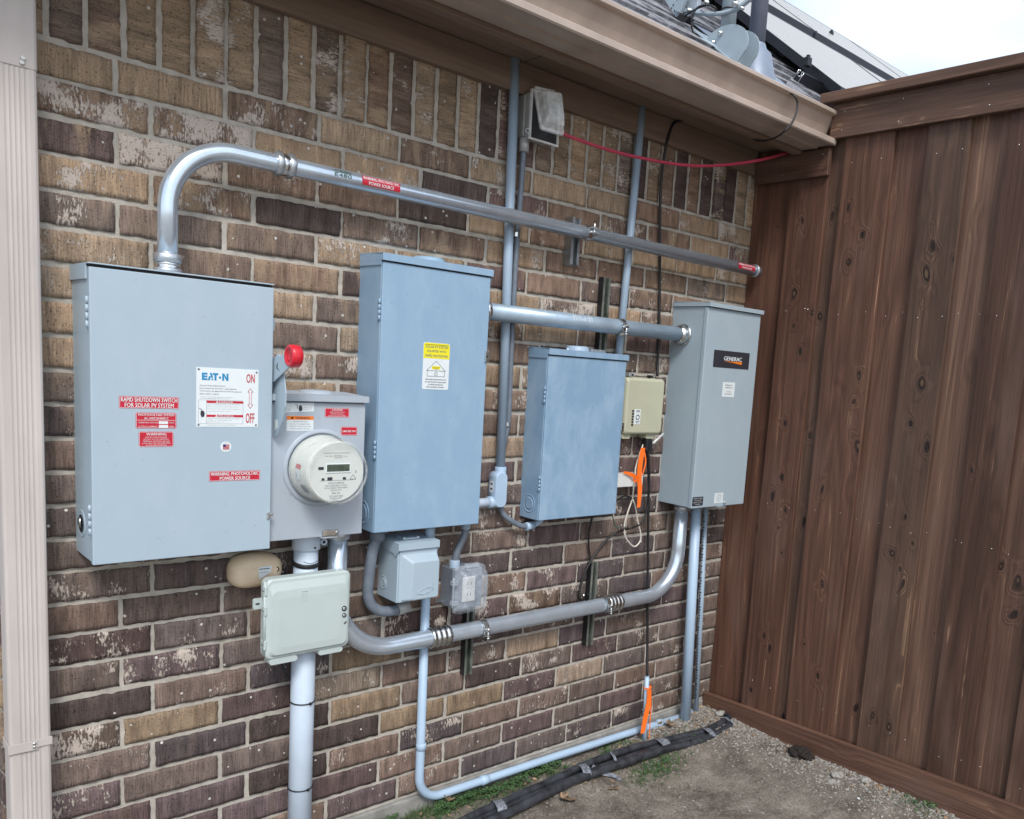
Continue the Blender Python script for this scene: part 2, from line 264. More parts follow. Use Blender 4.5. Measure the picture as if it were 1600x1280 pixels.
M['lcd'] = simple('lcd_glass', (.075, .10, .075), .2, var=.05, scale=40)
M['meterface'] = simple('meter_face', (.58, .615, .585), .45, var=.02, scale=20)
M['insul'] = simple('black_pipe_insulation', (.010, .011, .014), .38, col2=(.060, .065, .078), scale=22, bump=1., bscale=70, vdet=7)
M['tape'] = simple('grey_wrap_tape', (.05, .055, .07), .35, col2=(.30, .33, .38), scale=90, bump=.8, bscale=120, vdet=6)
M['panelglass'] = simple('solar_glass', (.34, .32, .29), .28, var=.05, scale=4, rvar=.04)  # dark glass in itself: the sky's grazing reflection is put into this pale base
M['frame'] = simple('black_anodized', (.03, .032, .04), .4, metal=.6, var=.1, scale=20)
M['mast'] = simple('mast_grey_paint', (.33, .40, .45), .42, var=.07, scale=20)
M['ventgrey'] = simple('vent_grey_paint', (.13, .145, .19), .5, var=.12, scale=12)
M['flash'] = simple('lead_flashing', (.22, .26, .33), .45, metal=.3, var=.12, scale=12)
M['leaf'] = simple('dry_leaf', (.20, .125, .075), .8, col2=(.38, .27, .17), scale=60)
M['grass'] = simple('grass_green', (.022, .060, .014), .55, col2=(.085, .17, .04), scale=40)
M['clover'] = simple('clover_green', (.025, .07, .02), .55, col2=(.09, .17, .06), scale=30)
M['stone'] = simple('small_stone', (.16, .145, .13), .9, col2=(.42, .40, .37), scale=60, bump=.5, bscale=200)
M['clod'] = simple('dark_clod', (.02, .014, .012), .95, var=.3, scale=60, bump=.9, bscale=80)
M['rustcap'] = simple('old_seal', (.33, .29, .24), .6, metal=.3, var=.25, scale=50, bump=.4)
def clear_mat(name, tint, alpha, rough):
    m, nt, b = newmat(name); L = nt.links.new
    g = node(nt, 'ShaderNodeTexCoord'); a = node(nt, 'ShaderNodeTexNoise', Scale=40., Detail=4.); L(g.outputs['Object'], a.inputs['Vector'])
    mr = node(nt, 'ShaderNodeMapRange'); mr.inputs[1].default_value = .35; mr.inputs[2].default_value = .7; mr.inputs[3].default_value = alpha-.12; mr.inputs[4].default_value = alpha+.15; L(a.outputs[0], mr.inputs[0])
    L(mr.outputs[0], b.inputs['Alpha']); b.inputs['Base Color'].default_value = (*tint, 1); b.inputs['Roughness'].default_value = rough
    return m
M['clearcover'] = clear_mat('hazy_clear_plastic', (.55, .62, .70), .30, .12)
M['clearold'] = clear_mat('dusty_clear_plastic', (.88, .90, .90), .60, .18)
M['meterglass'] = clear_mat('meter_glass', (.78, .80, .76), .22, .06)

# ------------------------------------------------------------------ mesh builder
class B:
    def __init__(s, mats):
        s.bm = bmesh.new(); s.names = list(mats)
    def mi(s, k):
        if isinstance(k, int): return k
        if k not in s.names: s.names.append(k)
        return s.names.index(k)
    def face(s, pts, k=0, smooth=False):
        try: f = s.bm.faces.new([s.bm.verts.new(p) for p in pts])
        except ValueError: return None
        f.material_index = s.mi(k); f.smooth = smooth; return f
    def box(s, x0, x1, y0, y1, z0, z1, k=0, bev=0., seg=2, mat=None):
        k = s.mi(k)
        P = [Vector((x, y, z)) for x in (x0, x1) for y in (y0, y1) for z in (z0, z1)]
        if mat: P = [mat @ p for p in P]
        V = [s.bm.verts.new(p) for p in P]
        F = [s.bm.faces.new([V[i] for i in f]) for f in ((0, 1, 3, 2), (4, 6, 7, 5), (0, 4, 5, 1), (2, 3, 7, 6), (0, 2, 6, 4), (1, 5, 7, 3))]
        for f in F: f.material_index = k
        if bev > 0:
            E = list({e for f in F for e in f.edges})
            r = bmesh.ops.bevel(s.bm, geom=E, offset=bev, segments=seg, profile=.5, affect='EDGES')
            for f in r['faces']: f.material_index = k
    def rings(s, loops, k=0, cap0=True, cap1=True, smooth=True, closed=True):
        k = s.mi(k); VL = [[s.bm.verts.new(p) for p in lp] for lp in loops]; n = len(VL[0])
        for a, b in zip(VL, VL[1:]):
            for i in range(n if closed else n-1):
                f = s.bm.faces.new((a[i], a[(i+1) % n], b[(i+1) % n], b[i])); f.material_index = k; f.smooth = smooth
        for c, lp in ((cap0, VL[0][::-1]), (cap1, VL[-1])):
            if c:
                f = s.bm.faces.new(lp); f.material_index = k
        return VL
    def tube(s, pts, r, k=0, seg=18, cap=True, rfun=None):
        pts = [Vector(p) for p in pts]; loops = []; up = None
        for i, p in enumerate(pts):
            t = (pts[min(i+1, len(pts)-1)] - pts[max(i-1, 0)]).normalized()
            if up is None:
                up = t.orthogonal().normalized()
            else:
                up = (up - t*up.dot(t)).normalized()
            q = t.cross(up); rr = rfun(i/(len(pts)-1)) if rfun else r
            loops.append([p + (up*math.cos(a)+q*math.sin(a))*rr for a in (2*math.pi*j/seg for j in range(seg))])
        s.rings(loops, k, cap, cap)
    def lathe(s, c, axis, prof, k=0, seg=32, cap0=False, cap1=False):
        """prof: (radius, distance along axis)"""
        axis = Vector(axis).normalized(); u = axis.orthogonal().normalized(); v = axis.cross(u); c = Vector(c)
        s.rings([[c+axis*h+(u*math.cos(a)+v*math.sin(a))*max(r, 1e-5) for a in (2*math.pi*j/seg for j in range(seg))] for r, h in prof], k, cap0, cap1)
    def cyl(s, a, b, r, k=0, seg=20, r2=None):
        a = Vector(a); b = Vector(b); s.lathe(a, b-a, [(r, 0), (r if r2 is None else r2, (b-a).length)], k, seg, True, True)
    def rr(s, levels, k=0, n=6, cap0=True, cap1=True, smooth=False):
        """stack of rounded rectangles facing -y: (x0,x1,z0,z1,r,y)"""
        loops = []
        for x0, x1, z0, z1, r, y in levels:
            lp = []
            for cx, cz, a0 in ((x1-r, z1-r, 0), (x0+r, z1-r, 90), (x0+r, z0+r, 180), (x1-r, z0+r, 270)):
                for i in range(n+1):
                    a = R(a0+90*i/n); lp.append(Vector((cx+r*math.cos(a), y, cz+r*math.sin(a))))
            loops.append(lp)
        s.rings(loops, k, cap0, cap1, smooth)
    def prism(s, poly, y0, y1, k=0, bev=0):
        """outline in x-z, thickness along y"""
        a = [Vector((x, y0, z)) for x, z in poly]; b = [Vector((x, y1, z)) for x, z in poly]
        s.rings([a, b], k, True, True, smooth=False)
    def helix(s, c, axis, r, L, turns, wr, k=0):
        pass
    def build(s, name, parent=None, rot=None):
        bmesh.ops.recalc_face_normals(s.bm, faces=s.bm.faces)
        me = bpy.data.meshes.new(name)
        s.bm.to_mesh(me); s.bm.free()
        for n in s.names: me.materials.append(M[n])
        o = bpy.data.objects.new(name, me); COL.objects.link(o)
        if parent: o.parent = parent
        return o
def tag(o, label=None, cat=None, group=None, kind=None):
    if label: o['label'] = label
    if cat: o['category'] = cat
    if group: o['group'] = group
    if kind: o['kind'] = kind
    return o
def thing(name, label, cat, loc=(0, 0, 0), group=None):
    """empty at the thing's base; parts are built in world coordinates and keep their place"""
    o = bpy.data.objects.new(name, None); COL.objects.link(o); o.location = loc; o.empty_display_size = .05
    return tag(o, label, cat, group)
def settle():
    """parts are modelled in world space: cancel the parent's offset"""
    for o in bpy.data.objects:
        if o.type == 'MESH' and o.parent and not o.get('_s'):
            p = o.parent; off = Vector((0, 0, 0))
            while p:
                off += p.location if p.type == 'EMPTY' else Vector((0, 0, 0)); p = p.parent
            if o.parent.type == 'EMPTY': o.location = -off
            o['_s'] = 1
    for o in bpy.data.objects:
        if '_s' in o: del o['_s']
def fillet(pts, r, n=8):
    pts = [Vector(p) for p in pts]; out = [pts[0]]
    for i in range(1, len(pts)-1):
        p = pts[i]; a = pts[i-1]-p; b = pts[i+1]-p; an = a.normalized(); bn = b.normalized()
        th = an.angle(bn)
        if th > math.pi-.02: out.append(p); continue
        d = min(r/math.tan(th/2), a.length*.49, b.length*.49); rr = d*math.tan(th/2)
        c = p+(an+bn).normalized()*(rr/math.sin(th/2))
        p0 = p+an*d; p1 = p+bn*d; v0 = p0-c; v1 = p1-c; ang = v0.angle(v1)
        for j in range(n+1):
            t = j/n
            out.append(c+(v0*math.sin((1-t)*ang)+v1*math.sin(t*ang))/math.sin(ang))
    out.append(pts[-1]); return out
def smooth_path(pts, n=6):
    """Catmull-Rom through the points"""
    P = [Vector(p) for p in pts]; P = [P[0]*2-P[1]]+P+[P[-1]*2-P[-2]]; out = []
    for i in range(1, len(P)-2):
        a, b, c, d = P[i-1:i+3]
        for j in range(n):
            t = j/n; out.append(.5*((2*b)+(c-a)*t+(2*a-5*b+4*c-d)*t*t+(3*b-a-3*c+d)*t**3))
    out.append(P[-2]); return out
_tc = {}
def glyphs(body):
    if body in _tc: return _tc[body]
    cu = bpy.data.curves.new('t', 'FONT'); cu.body = body; cu.size = 1; cu.resolution_u = 2; cu.space_character = 1.02
    ob = bpy.data.objects.new('t', cu); COL.objects.link(ob)
    bpy.context.view_layer.update()
    me = bpy.data.meshes.new_from_object(ob.evaluated_get(bpy.context.evaluated_depsgraph_get()))
    V = [(v.co.x, v.co.y) for v in me.vertices]; F = [tuple(p.vertices) for p in me.polygons]
    bpy.data.objects.remove(ob); bpy.data.curves.remove(cu); bpy.data.meshes.remove(me)
    _tc[body] = (V, F); return V, F
def text(b, body, cx, cz, wd, ht, y, k, f=None, bold=0.):
    """letters filled into a box wd x ht centred at cx,cz on the plane y; f maps (x,z,lift) for curved places"""
    V, F = glyphs(body)
    if not V: return
    xs = [v[0] for v in V]; zs = [v[1] for v in V]; x0, x1, z0, z1 = min(xs), max(xs), min(zs), max(zs)
    sx = wd/max(1e-6, x1-x0); sz = ht/max(1e-6, z1-z0); kk = b.mi(k)
    bold *= .55
    for dx in ((0,) if not bold else (-bold/2, bold/2)):
        P = []
        for vx, vz in V:
            X = cx+(vx-(x0+x1)/2)*sx+dx; Z = cz+(vz-(z0+z1)/2)*sz
            P.append(b.bm.verts.new(f(X, Z) if f else (X, y-(.00006 if dx > 0 else 0), Z)))
        for p in F:
            try: fc = b.bm.faces.new([P[i] for i in p]); fc.material_index = kk
            except ValueError: pass
def plate(name, parent, x0, x1, z0, z1, d, k, items=(), bars=(), th=.0006, r=.0015, border=None, label=None, tilt=0.):
    """sticker or plate lying on the plane y=-d: items (text,cx,cz,w,h,ink[,bold]) and bars (x0,x1,z0,z1,ink) in fractions of the plate"""
    b = B([k]); y = -d-th
    W, H = x1-x0, z1-z0
    b.rr([(x0, x1, z0, z1, r, -d+.0002), (x0, x1, z0, z1, r, y)], k, n=3)
    if border:
        bw, bk = border
        for q in ((x0+bw, x1-bw, z1-1.7*bw, z1-bw), (x0+bw, x1-bw, z0+bw, z0+1.7*bw), (x0+bw, x0+1.7*bw, z0+1.7*bw, z1-1.7*bw), (x1-1.7*bw, x1-bw, z0+1.7*bw, z1-1.7*bw)):
            b.box(q[0], q[1], y-.0002, y+.0001, q[2], q[3], bk)
    for q in bars:
        b.box(x0+q[0]*W, x0+q[1]*W, y-.0003, y+.0001, z0+q[2]*H, z0+q[3]*H, q[4])
    for it in items:
        text(b, it[0], x0+it[1]*W, z0+it[2]*H, it[3]*W, it[4]*H, y-.0006, it[5], bold=(it[6] if len(it) > 6 else 0))
    if tilt:
        c = Vector(((x0+x1)/2, 0, (z0+z1)/2)); b.bm.transform(Matrix.Translation(c) @ Matrix.Rotation(tilt, 4, 'Y') @ Matrix.Translation(-c))
    o = b.build(name, parent)
    if label: o['label'] = label
    return o
def ring_arc(c, r0, r1, a0, a1, n=10):
    o = [(c[0]+r1*math.cos(R(a0+(a1-a0)*i/n)), c[1]+r1*math.sin(R(a0+(a1-a0)*i/n))) for i in range(n+1)]
    return o+[(c[0]+r0*math.cos(R(a1-(a1-a0)*i/n)), c[1]+r0*math.sin(R(a1-(a1-a0)*i/n))) for i in range(n+1)]
exec_parts = []
# ================================================================== THE PLACE
# ------------------------------------------------------------------ ground
def gz(x, y):
    s = max(0, min(1, (x-1.75)/.5)); s = s*s*(3-2*s)
    h = .004 + .030*s
    n = noise.noise(Vector((x*2.2, y*2.2, 1)))*.010 + noise.noise(Vector((x*9, y*9, 4)))*.005 + noise.noise(Vector((x*34, y*34, 8)))*.0040 + noise.noise(Vector((x*85, y*85, 5)))*.0022
    f = max(0, 1-abs(y+.02)/.30)
    return h + n + f*.012
def spread(a, b, st, far):
    v = [a+(b-a)*i/round((b-a)/st) for i in range(round((b-a)/st)+1)]
    l = []; s = st; x = a
    while x > far[0]: s *= 1.6; x -= s; l.append(x)
    r = []; s = st; x = b
    while x < far[1]: s *= 1.6; x += s; r.append(x)
    return l[::-1]+v+r
gx = spread(.5, 2.42, .0075, (-300, 300)); gy = spread(-1.35, .03, .0075, (-300, 300))
b = B(['soil'])
V = [[b.bm.verts.new((x, y, gz(x, y) if (-3 < x < 5 and -4 < y < 3) else 0)) for y in gy] for x in gx]
for i in range(len(gx)-1):
    for j in range(len(gy)-1):
        f = b.bm.faces.new((V[i][j], V[i+1][j], V[i+1][j+1], V[i][j+1])); f.smooth = True
tag(b.build('ground'), kind='structure')

# ------------------------------------------------------------------ brick house
house = thing('brick_house', 'brown brick house with brown eave trim and shingle roof', 'house', (1.0, 0, 0))
def brickwork(name, spec, parent, xf):
    """spec: (x0,x1,z0,z1,vertical,(tone),patch,tan,proud); xf maps wall coordinates to the world"""
    b = B(['brick', 'mortar']); bm = b.bm
    uvl = bm.loops.layers.uv.new('UVMap'); c1 = bm.loops.layers.float_color.new('tone'); c2 = bm.loops.layers.float_color.new('extra')
    for x0, x1, z0, z1, vert, tone, patch, tan, proud in spec:
        L, Hh = (z1-z0, x1-x0) if vert else (x1-x0, z1-z0)
        nx = max(3, round((x1-x0)/.011)); nz = max(3, round((z1-z0)/.011)); uo, vo = random.random()*40, random.random()*40
        tilt = random.uniform(-.0012, .0012); tx = random.uniform(-.0012, .0012)
        G = []
        for i in range(-1, nx+2):
            row = []
            for j in range(-1, nz+2):
                ii = min(max(i, 0), nx); jj = min(max(j, 0), nz)
                x = x0+(x1-x0)*ii/nx; z = z0+(z1-z0)*jj/nz
                edge = ii in (0, nx) or jj in (0, nz); outer = i in (-1, nx+1) or j in (-1, nz+1)
                e = noise.noise(Vector((x*45, z*45, 3)))*.0026 + noise.noise(Vector((x*170, z*170, 7)))*.0018
                y = -proud + tilt*(ii/nx-.5)+tx*(jj/nz-.5) + noise.noise(Vector((x*30+uo, z*30, 5)))*.0014
                ex = x; ez = z
                if ii == 0: ex = x+e
                if ii == nx: ex = x-e
                if jj == 0: ez = z+e
                if jj == nz: ez = z-e
                if edge: y += .0016
                if outer: y = .014
                row.append((ex, y, ez))
            G.append(row)
        VV = [[bm.verts.new(xf(*p)) for p in r] for r in G]
        for i in range(len(VV)-1):
            for j in range(len(VV[0])-1):
                f = bm.faces.new((VV[i][j], VV[i+1][j], VV[i+1][j+1], VV[i][j+1])); f.material_index = 0
                f.smooth = 0 < i < len(VV)-2 and 0 < j < len(VV[0])-2
                for lp, (a, c) in zip(f.loops, ((i, j), (i+1, j), (i+1, j+1), (i, j+1))):
                    px, _, pz = G[a][c]; u, v = (pz-z0, px-x0) if vert else (px-x0, pz-z0)
                    lp[uvl].uv = (u+uo, v+vo); lp[c1] = (*tone, 1); lp[c2] = (patch, tan, 0, 1)
    return b, uvl, c1, c2
def mortar_sheet(b, xs, zs, xf):
    VV = [[b.bm.verts.new(xf(x, .0046+noise.noise(Vector((x*40, z*40, 2)))*.0020+noise.noise(Vector((x*150, z*150, 9)))*.0010, z)) for z in zs] for x in xs]
    for i in range(len(xs)-1):
        for j in range(len(zs)-1):
            f = b.bm.faces.new((VV[i][j], VV[i+1][j], VV[i+1][j+1], VV[i][j+1])); f.material_index = 1; f.smooth = True
TONES = {'T': (.275, .200, .136), 'M': (.178, .122, .090), 'D': (.094, .070, .063), 'G': (.142, .104, .082), 'P': (.118, .080, .072), 'W': (.22, .155, .115)}
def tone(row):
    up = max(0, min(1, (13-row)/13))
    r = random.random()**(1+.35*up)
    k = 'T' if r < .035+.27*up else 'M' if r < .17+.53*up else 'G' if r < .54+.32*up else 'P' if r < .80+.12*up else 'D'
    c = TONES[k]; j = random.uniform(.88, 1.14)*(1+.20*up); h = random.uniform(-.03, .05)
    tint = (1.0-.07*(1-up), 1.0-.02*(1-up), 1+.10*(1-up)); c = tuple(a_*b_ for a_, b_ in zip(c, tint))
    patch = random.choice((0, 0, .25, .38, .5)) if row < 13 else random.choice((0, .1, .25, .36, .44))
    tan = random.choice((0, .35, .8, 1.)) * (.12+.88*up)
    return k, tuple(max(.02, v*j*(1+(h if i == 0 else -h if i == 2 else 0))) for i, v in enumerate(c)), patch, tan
U = .0762; BL = .2355; J = .0115
SPECIAL = {(2, 1): ('W', .80), (1, 0): ('M', .62), (1, 1): ('M', .72), (0, 0): ('T', .1), (0, 1): ('T', .2), (0, 2): ('M', .55), (20, 1): ('T', .1), (17, 3): ('G', .3), (17, 0): ('P', .5),
           (21, 3): ('T', .0), (19, 3): ('T', .1), (22, 4): ('T', .1), (22, 5): ('T', 0), (18, 4): ('P', .5), (3, 2): ('D', .1), (2, 4): ('D', .1), (1, 4): ('D', .2), (8, 2): ('T', .6), (9, 2): ('T', .4), (19, 0): ('D', 0), (20, 0): ('G', .75),
           (21, 2): ('D', 0), (23, 2): ('D', 0), (21, 5): ('D', .1), (22, 3): ('D', .2), (4, 4): ('T', .1), (5, 5): ('T', .5), (6, 5): ('M', .45), (14, 6): ('P', .5), (18, 6): ('M', .55)}
spec = []
XL, XR = -.192, 3.4
for row in range(26):
    z1 = (27-row)*U; z0 = z1-U
    off = .051 if row % 2 == 0 else .121
    k = -3
    while True:
        x0 = off+BL*k; x1 = x0+BL; k += 1
        if x0 >= XR: break
        if x1 <= XL+.02: continue
        a, c = max(x0+J/2, XL), min(x1-J/2, XR)
        if c-a < .03: continue
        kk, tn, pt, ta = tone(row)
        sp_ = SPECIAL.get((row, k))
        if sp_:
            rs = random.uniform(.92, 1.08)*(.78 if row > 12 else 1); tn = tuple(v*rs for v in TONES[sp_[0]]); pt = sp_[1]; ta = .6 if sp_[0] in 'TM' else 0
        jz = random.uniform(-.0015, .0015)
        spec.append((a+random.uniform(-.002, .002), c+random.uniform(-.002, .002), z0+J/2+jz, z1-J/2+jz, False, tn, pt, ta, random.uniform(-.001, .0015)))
sx = .0729
ZS = 27*U
for i in range(-4, 46):
    xc = .0155+sx*i-.0365+.0365
    x0 = A(134.8, 75).x+sx*i; x1 = x0+sx
    if x0 < XL-.01 or x0 > XR: continue
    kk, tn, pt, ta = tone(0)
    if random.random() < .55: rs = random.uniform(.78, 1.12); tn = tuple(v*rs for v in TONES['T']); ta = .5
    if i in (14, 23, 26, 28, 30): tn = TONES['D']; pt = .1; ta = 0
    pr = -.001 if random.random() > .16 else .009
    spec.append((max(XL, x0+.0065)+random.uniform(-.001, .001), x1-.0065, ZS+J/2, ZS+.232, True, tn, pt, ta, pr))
f1 = lambda x, y, z: (x, y, z)
b, *_ = brickwork('wall', spec, house, f1)
mortar_sheet(b, [XL+.003+(XR-XL)*i/330 for i in range(331)], [.070+(2.352-.070)*i/230 for i in range(231)], f1)
wall = b.build('wall', house)
# the return of the wall round the left corner
f2 = lambda x, y, z: (XL-.002+y, x, z)
spec = []
for row in range(0, 27):
    z1 = (27-row)*U; z0 = z1-U; off = -.07 if row % 2 else .045
    for k in range(-1, 8):
        x0 = off+BL*k; x1 = x0+BL; a, c = max(x0+J/2, -.001), x1-J/2
        if c-a < .02: continue
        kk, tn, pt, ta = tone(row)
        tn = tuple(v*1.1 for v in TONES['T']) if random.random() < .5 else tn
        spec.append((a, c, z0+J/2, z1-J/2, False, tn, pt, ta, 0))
b, *_ = brickwork('side_wall', spec, house, f2)
mortar_sheet(b, [.004+1.9*i/150 for i in range(151)], [.07+2.3*i/180 for i in range(181)], f2)
b.build('side_wall', house)
b = B(['concrete'])
n = 260; prof = []
for i in range(n+1):
    x = XL-.004+(XR-XL)*i/n; w_ = noise.noise(Vector((x*18, 0, 0)))*.002
    prof.append([(x, .012, -.15), (x, -.004+w_, -.15), (x, -.005+w_, .02), (x, -.003+w_*.6, .062+w_), (x, .012, .069)])
b.rings(prof, 0, False, False, smooth=False, closed=False)
b.build('foundation', house)
# eave: frieze board on the wall, soffit, fascia
b = B(['trim']); b.box(-.192, 2.343, -.022, .016, 2.262, 2.351, 0, .0015)
b.build('frieze_board', house)
b = B(['trim']); b.box(-.5, 6.0, -.232, .3, 2.353, 2.366, 0)
for x in (1.15,): b.box(x, x+.003, -.2, -.02, 2.3525, 2.354, 'seam')
b.build('soffit', house)
b = B(['trim']); b.box(-.5, 2.346, -.232, -.196, 2.314, 2.4393, 0, .003)
b.build('fascia', house)
# roof: courses of shingles with ragged butts
b = B(['shingle']); bm = b.bm
rid = random.Random(3)
def rp3(x, s, h): # s metres up the slope from the eave edge at y=-.315
    y = -.315+s*math.cos(PITCH)-h*math.sin(PITCH); return (x, y, 2.4315+s*math.sin(PITCH)+h*math.cos(PITCH))
b.face([rp3(-.6, 0, 0), rp3(9, 0, 0), rp3(6.0, 4.6, 0), rp3(-.6, 4.6, 0)], 0)
b.face([rp3(-.6, 0, -.02), rp3(-.6, 4.6, -.02), rp3(6.0, 4.6, -.02), rp3(9, 0, -.02)], 0)
b.face([rp3(-.6, 0, -.02), rp3(9, 0, -.02), rp3(9, 0, 0), rp3(-.6, 0, 0)], 0)
ex = .128; c = 0
while c*ex < 4.5:
    s0 = c*ex; x = -.6+rid.random()*.2
    while x < min(8.6, 9-3*s0/4.6-.1):
        wd = rid.uniform(.07, .28); t = rid.choice((.004, .008, .013, .018)); dr = rid.uniform(-.006, .006)
        x1 = x+wd-.004; a = s0+dr; e2 = s0+ex+.02
        warp = rid.uniform(0, .004)
        P = [rp3(x, a, t), rp3(x1, a, t+warp), rp3(x1, e2, .001), rp3(x, e2, .001), rp3(x, a, .0), rp3(x1, a, .0)]
        b.face([P[0], P[1], P[2], P[3]], 0); b.face([P[4], P[5], P[1], P[0]], 0); b.face([P[4], P[0], P[3]], 0); b.face([P[5], P[2], P[1]], 0)
        x += wd
    c += 1
b.build('roof', house)
# ------------------------------------------------------------------ rain gutter
g = thing('rain_gutter', 'long tan metal rain gutter along the roof edge above the boxes', 'gutter', (1., -.3, 2.33))
pr = [(-.234, 2.444), (-.234, 2.328), (-.297, 2.3255), (-.300, 2.332), (-.352, 2.330), (-.370, 2.3275), (-.374, 2.332), (-.374, 2.348), (-.371, 2.351), (-.334, 2.352), (-.327, 2.358), (-.328, 2.372), (-.337, 2.394), (-.349, 2.414), (-.356, 2.429), (-.370, 2.431), (-.3735, 2.434), (-.3735, 2.444), (-.369, 2.448), (-.357, 2.447), (-.3555, 2.441)]
b = B(['gutter']); loops = []
for i in range(41):
    x = -.6+(2.336+.6)*i/40; loops.append([(x, y, z) for y, z in pr])
b.rings(loops, 0, False, False, smooth=False, closed=False)
ch = b.build('channel', g); md = ch.modifiers.new('s', 'SOLIDIFY'); md.thickness = .0014
b = B(['gutter']); b.rings([[(2.334, y, z) for y, z in pr[:19]], [(2.338, y, z) for y, z in pr[:19]]], 0, True, True, smooth=False); b.build('end_cap', g)
# ------------------------------------------------------------------ downspout
g = thing('downspout', 'tan ribbed metal downspout running down the left corner of the brick wall', 'downspout', (-.15, -.04, 0))
x0, x1, yf, yb = -.189, -.110, -.068, -.012
def spout(nm, z0, z1, gro, k, e=0):
    b = B([k]); P = []
    xs = [x0-e, x1+e]; W = x1-x0+2*e
    ring = [(x0-e, yb), (x0-e, yf+.006-e), (x0-e+.002, yf+.002-e), (x0-e+.006, yf-e)]
    for q in range(5 if gro else 0):
        c = x0+W*(.32+.11*q)-e; ring += [(c-.0045, yf-e), (c-.0012, yf+.0013-e), (c+.0012, yf+.0013-e), (c+.0045, yf-e)]
    ring += [(x1+e-.006, yf-e), (x1+e-.002, yf+.002-e), (x1+e, yf+.006-e), (x1+e, yb)]
    b.rings([[(x, y, z) for x, y in ring] for z in (z0, z1)], 0, True, True, smooth=False)
    return b.build(nm, g)
pz = A(30, 102, .068).z
spout('pipe', .10, pz+.004, True, 'downspout')
up = spout('elbow', pz-.002, 2.33, False, 'downspout', .0012)
b = B(['white', 's_inkg'])
for px, py in ((36, 91), (34.5, 98)):
    p = A(px, py, .071); b.lathe((p.x, p.y, p.z), (0, -1, 0), [(.0042, 0), (.0042, .002), (.0028, .0032), (.0014, .0022)], 0, 12, False, True)
b.build('rivets', up)
sz = A(60, 1162, .069).z
b = B(['downspout', 'zinc']); b.box(x0-.0025, x0+.052, yf-.0042, yf-.0015, sz-.012, sz+.010, 0, .0006); b.box(x1-.03, x1+.0015, yf-.0030, yf-.0012, sz-.007, sz+.012, 0, .0006)
b.box(x0-.0028, x0-.0012, yf, yb, sz-.012, sz+.010, 0, .0004)
for dz in (.003, -.005): b.lathe((x0+.046, yf-.0042, sz+dz), (0, -1, 0), [(.0035, 0), (.0035, .0015), (.0015, .0024)], 'zinc', 12, False, True)
b.build('strap', g)
# little grey elbow on the side wall, at the picture's left edge
b = B(['pvc']); b.tube(smooth_path([(-.232, .10, .60), (-.222, .06, .625), (-.214, .035, .665), (-.214, .028, .70)], 5), .012, 0, 14)
tag(b.build('side_conduit'), 'end of a grey plastic elbow on the side wall, left of the downspout', 'conduit')

# ------------------------------------------------------------------ wooden fence
FX = 2.357
fence = thing('wooden_fence', 'tall dark brown stained wooden board fence meeting the brick wall', 'fence', (FX, -1.3, 0))
KN = [((1254, 345), 0.0081), ((1300, 340), 0.0063), ((1348, 367), 0.0090), ((1325, 409), 0.0090), ((1325, 325), 0.0054), ((1458, 384), 0.0090), ((1447, 428), 0.0099), ((1487, 465), 0.0081), ((1241, 459), 0.0108), ((1270, 488), 0.0081), ((1240, 509), 0.0072), ((1282, 494), 0.0072), ((1342, 589), 0.0072), ((1441, 597), 0.0090), ((1251, 549), 0.0054), ((1216, 354), 0.0045), ((1491, 406), 0.0045), ((1266, 680), 0.0099), ((1341, 696), 0.0108), ((1423, 662), 0.0081), ((1449, 698), 0.0072), ((1227, 662), 0.0063), ((1207, 777), 0.0090), ((1227, 797), 0.0063), ((1285, 764), 0.0081), ((1257, 815), 0.0081), ((1221, 864), 0.0045), ((1395, 864), 0.0081), ((1407, 888), 0.0045), ((1411, 912), 0.0081), ((1285, 912), 0.0072), ((1591, 906), 0.0108), ((1584, 959), 0.0099), ((1216, 825), 0.0054), ((1426, 849), 0.0054), ((1564, 885), 0.0072), ((1194, 993), 0.0072), ((1278, 1056), 0.0090), ((1389, 1136), 0.0081), ((1363, 1118), 0.0063), ((1174, 1079), 0.0054), ((1203, 1012), 0.0054), ((1257, 1007), 0.0045)]
def front_at(y): return any(ed[i+1] < y < ed[i] for i in range(1, len(ed)-1, 2))
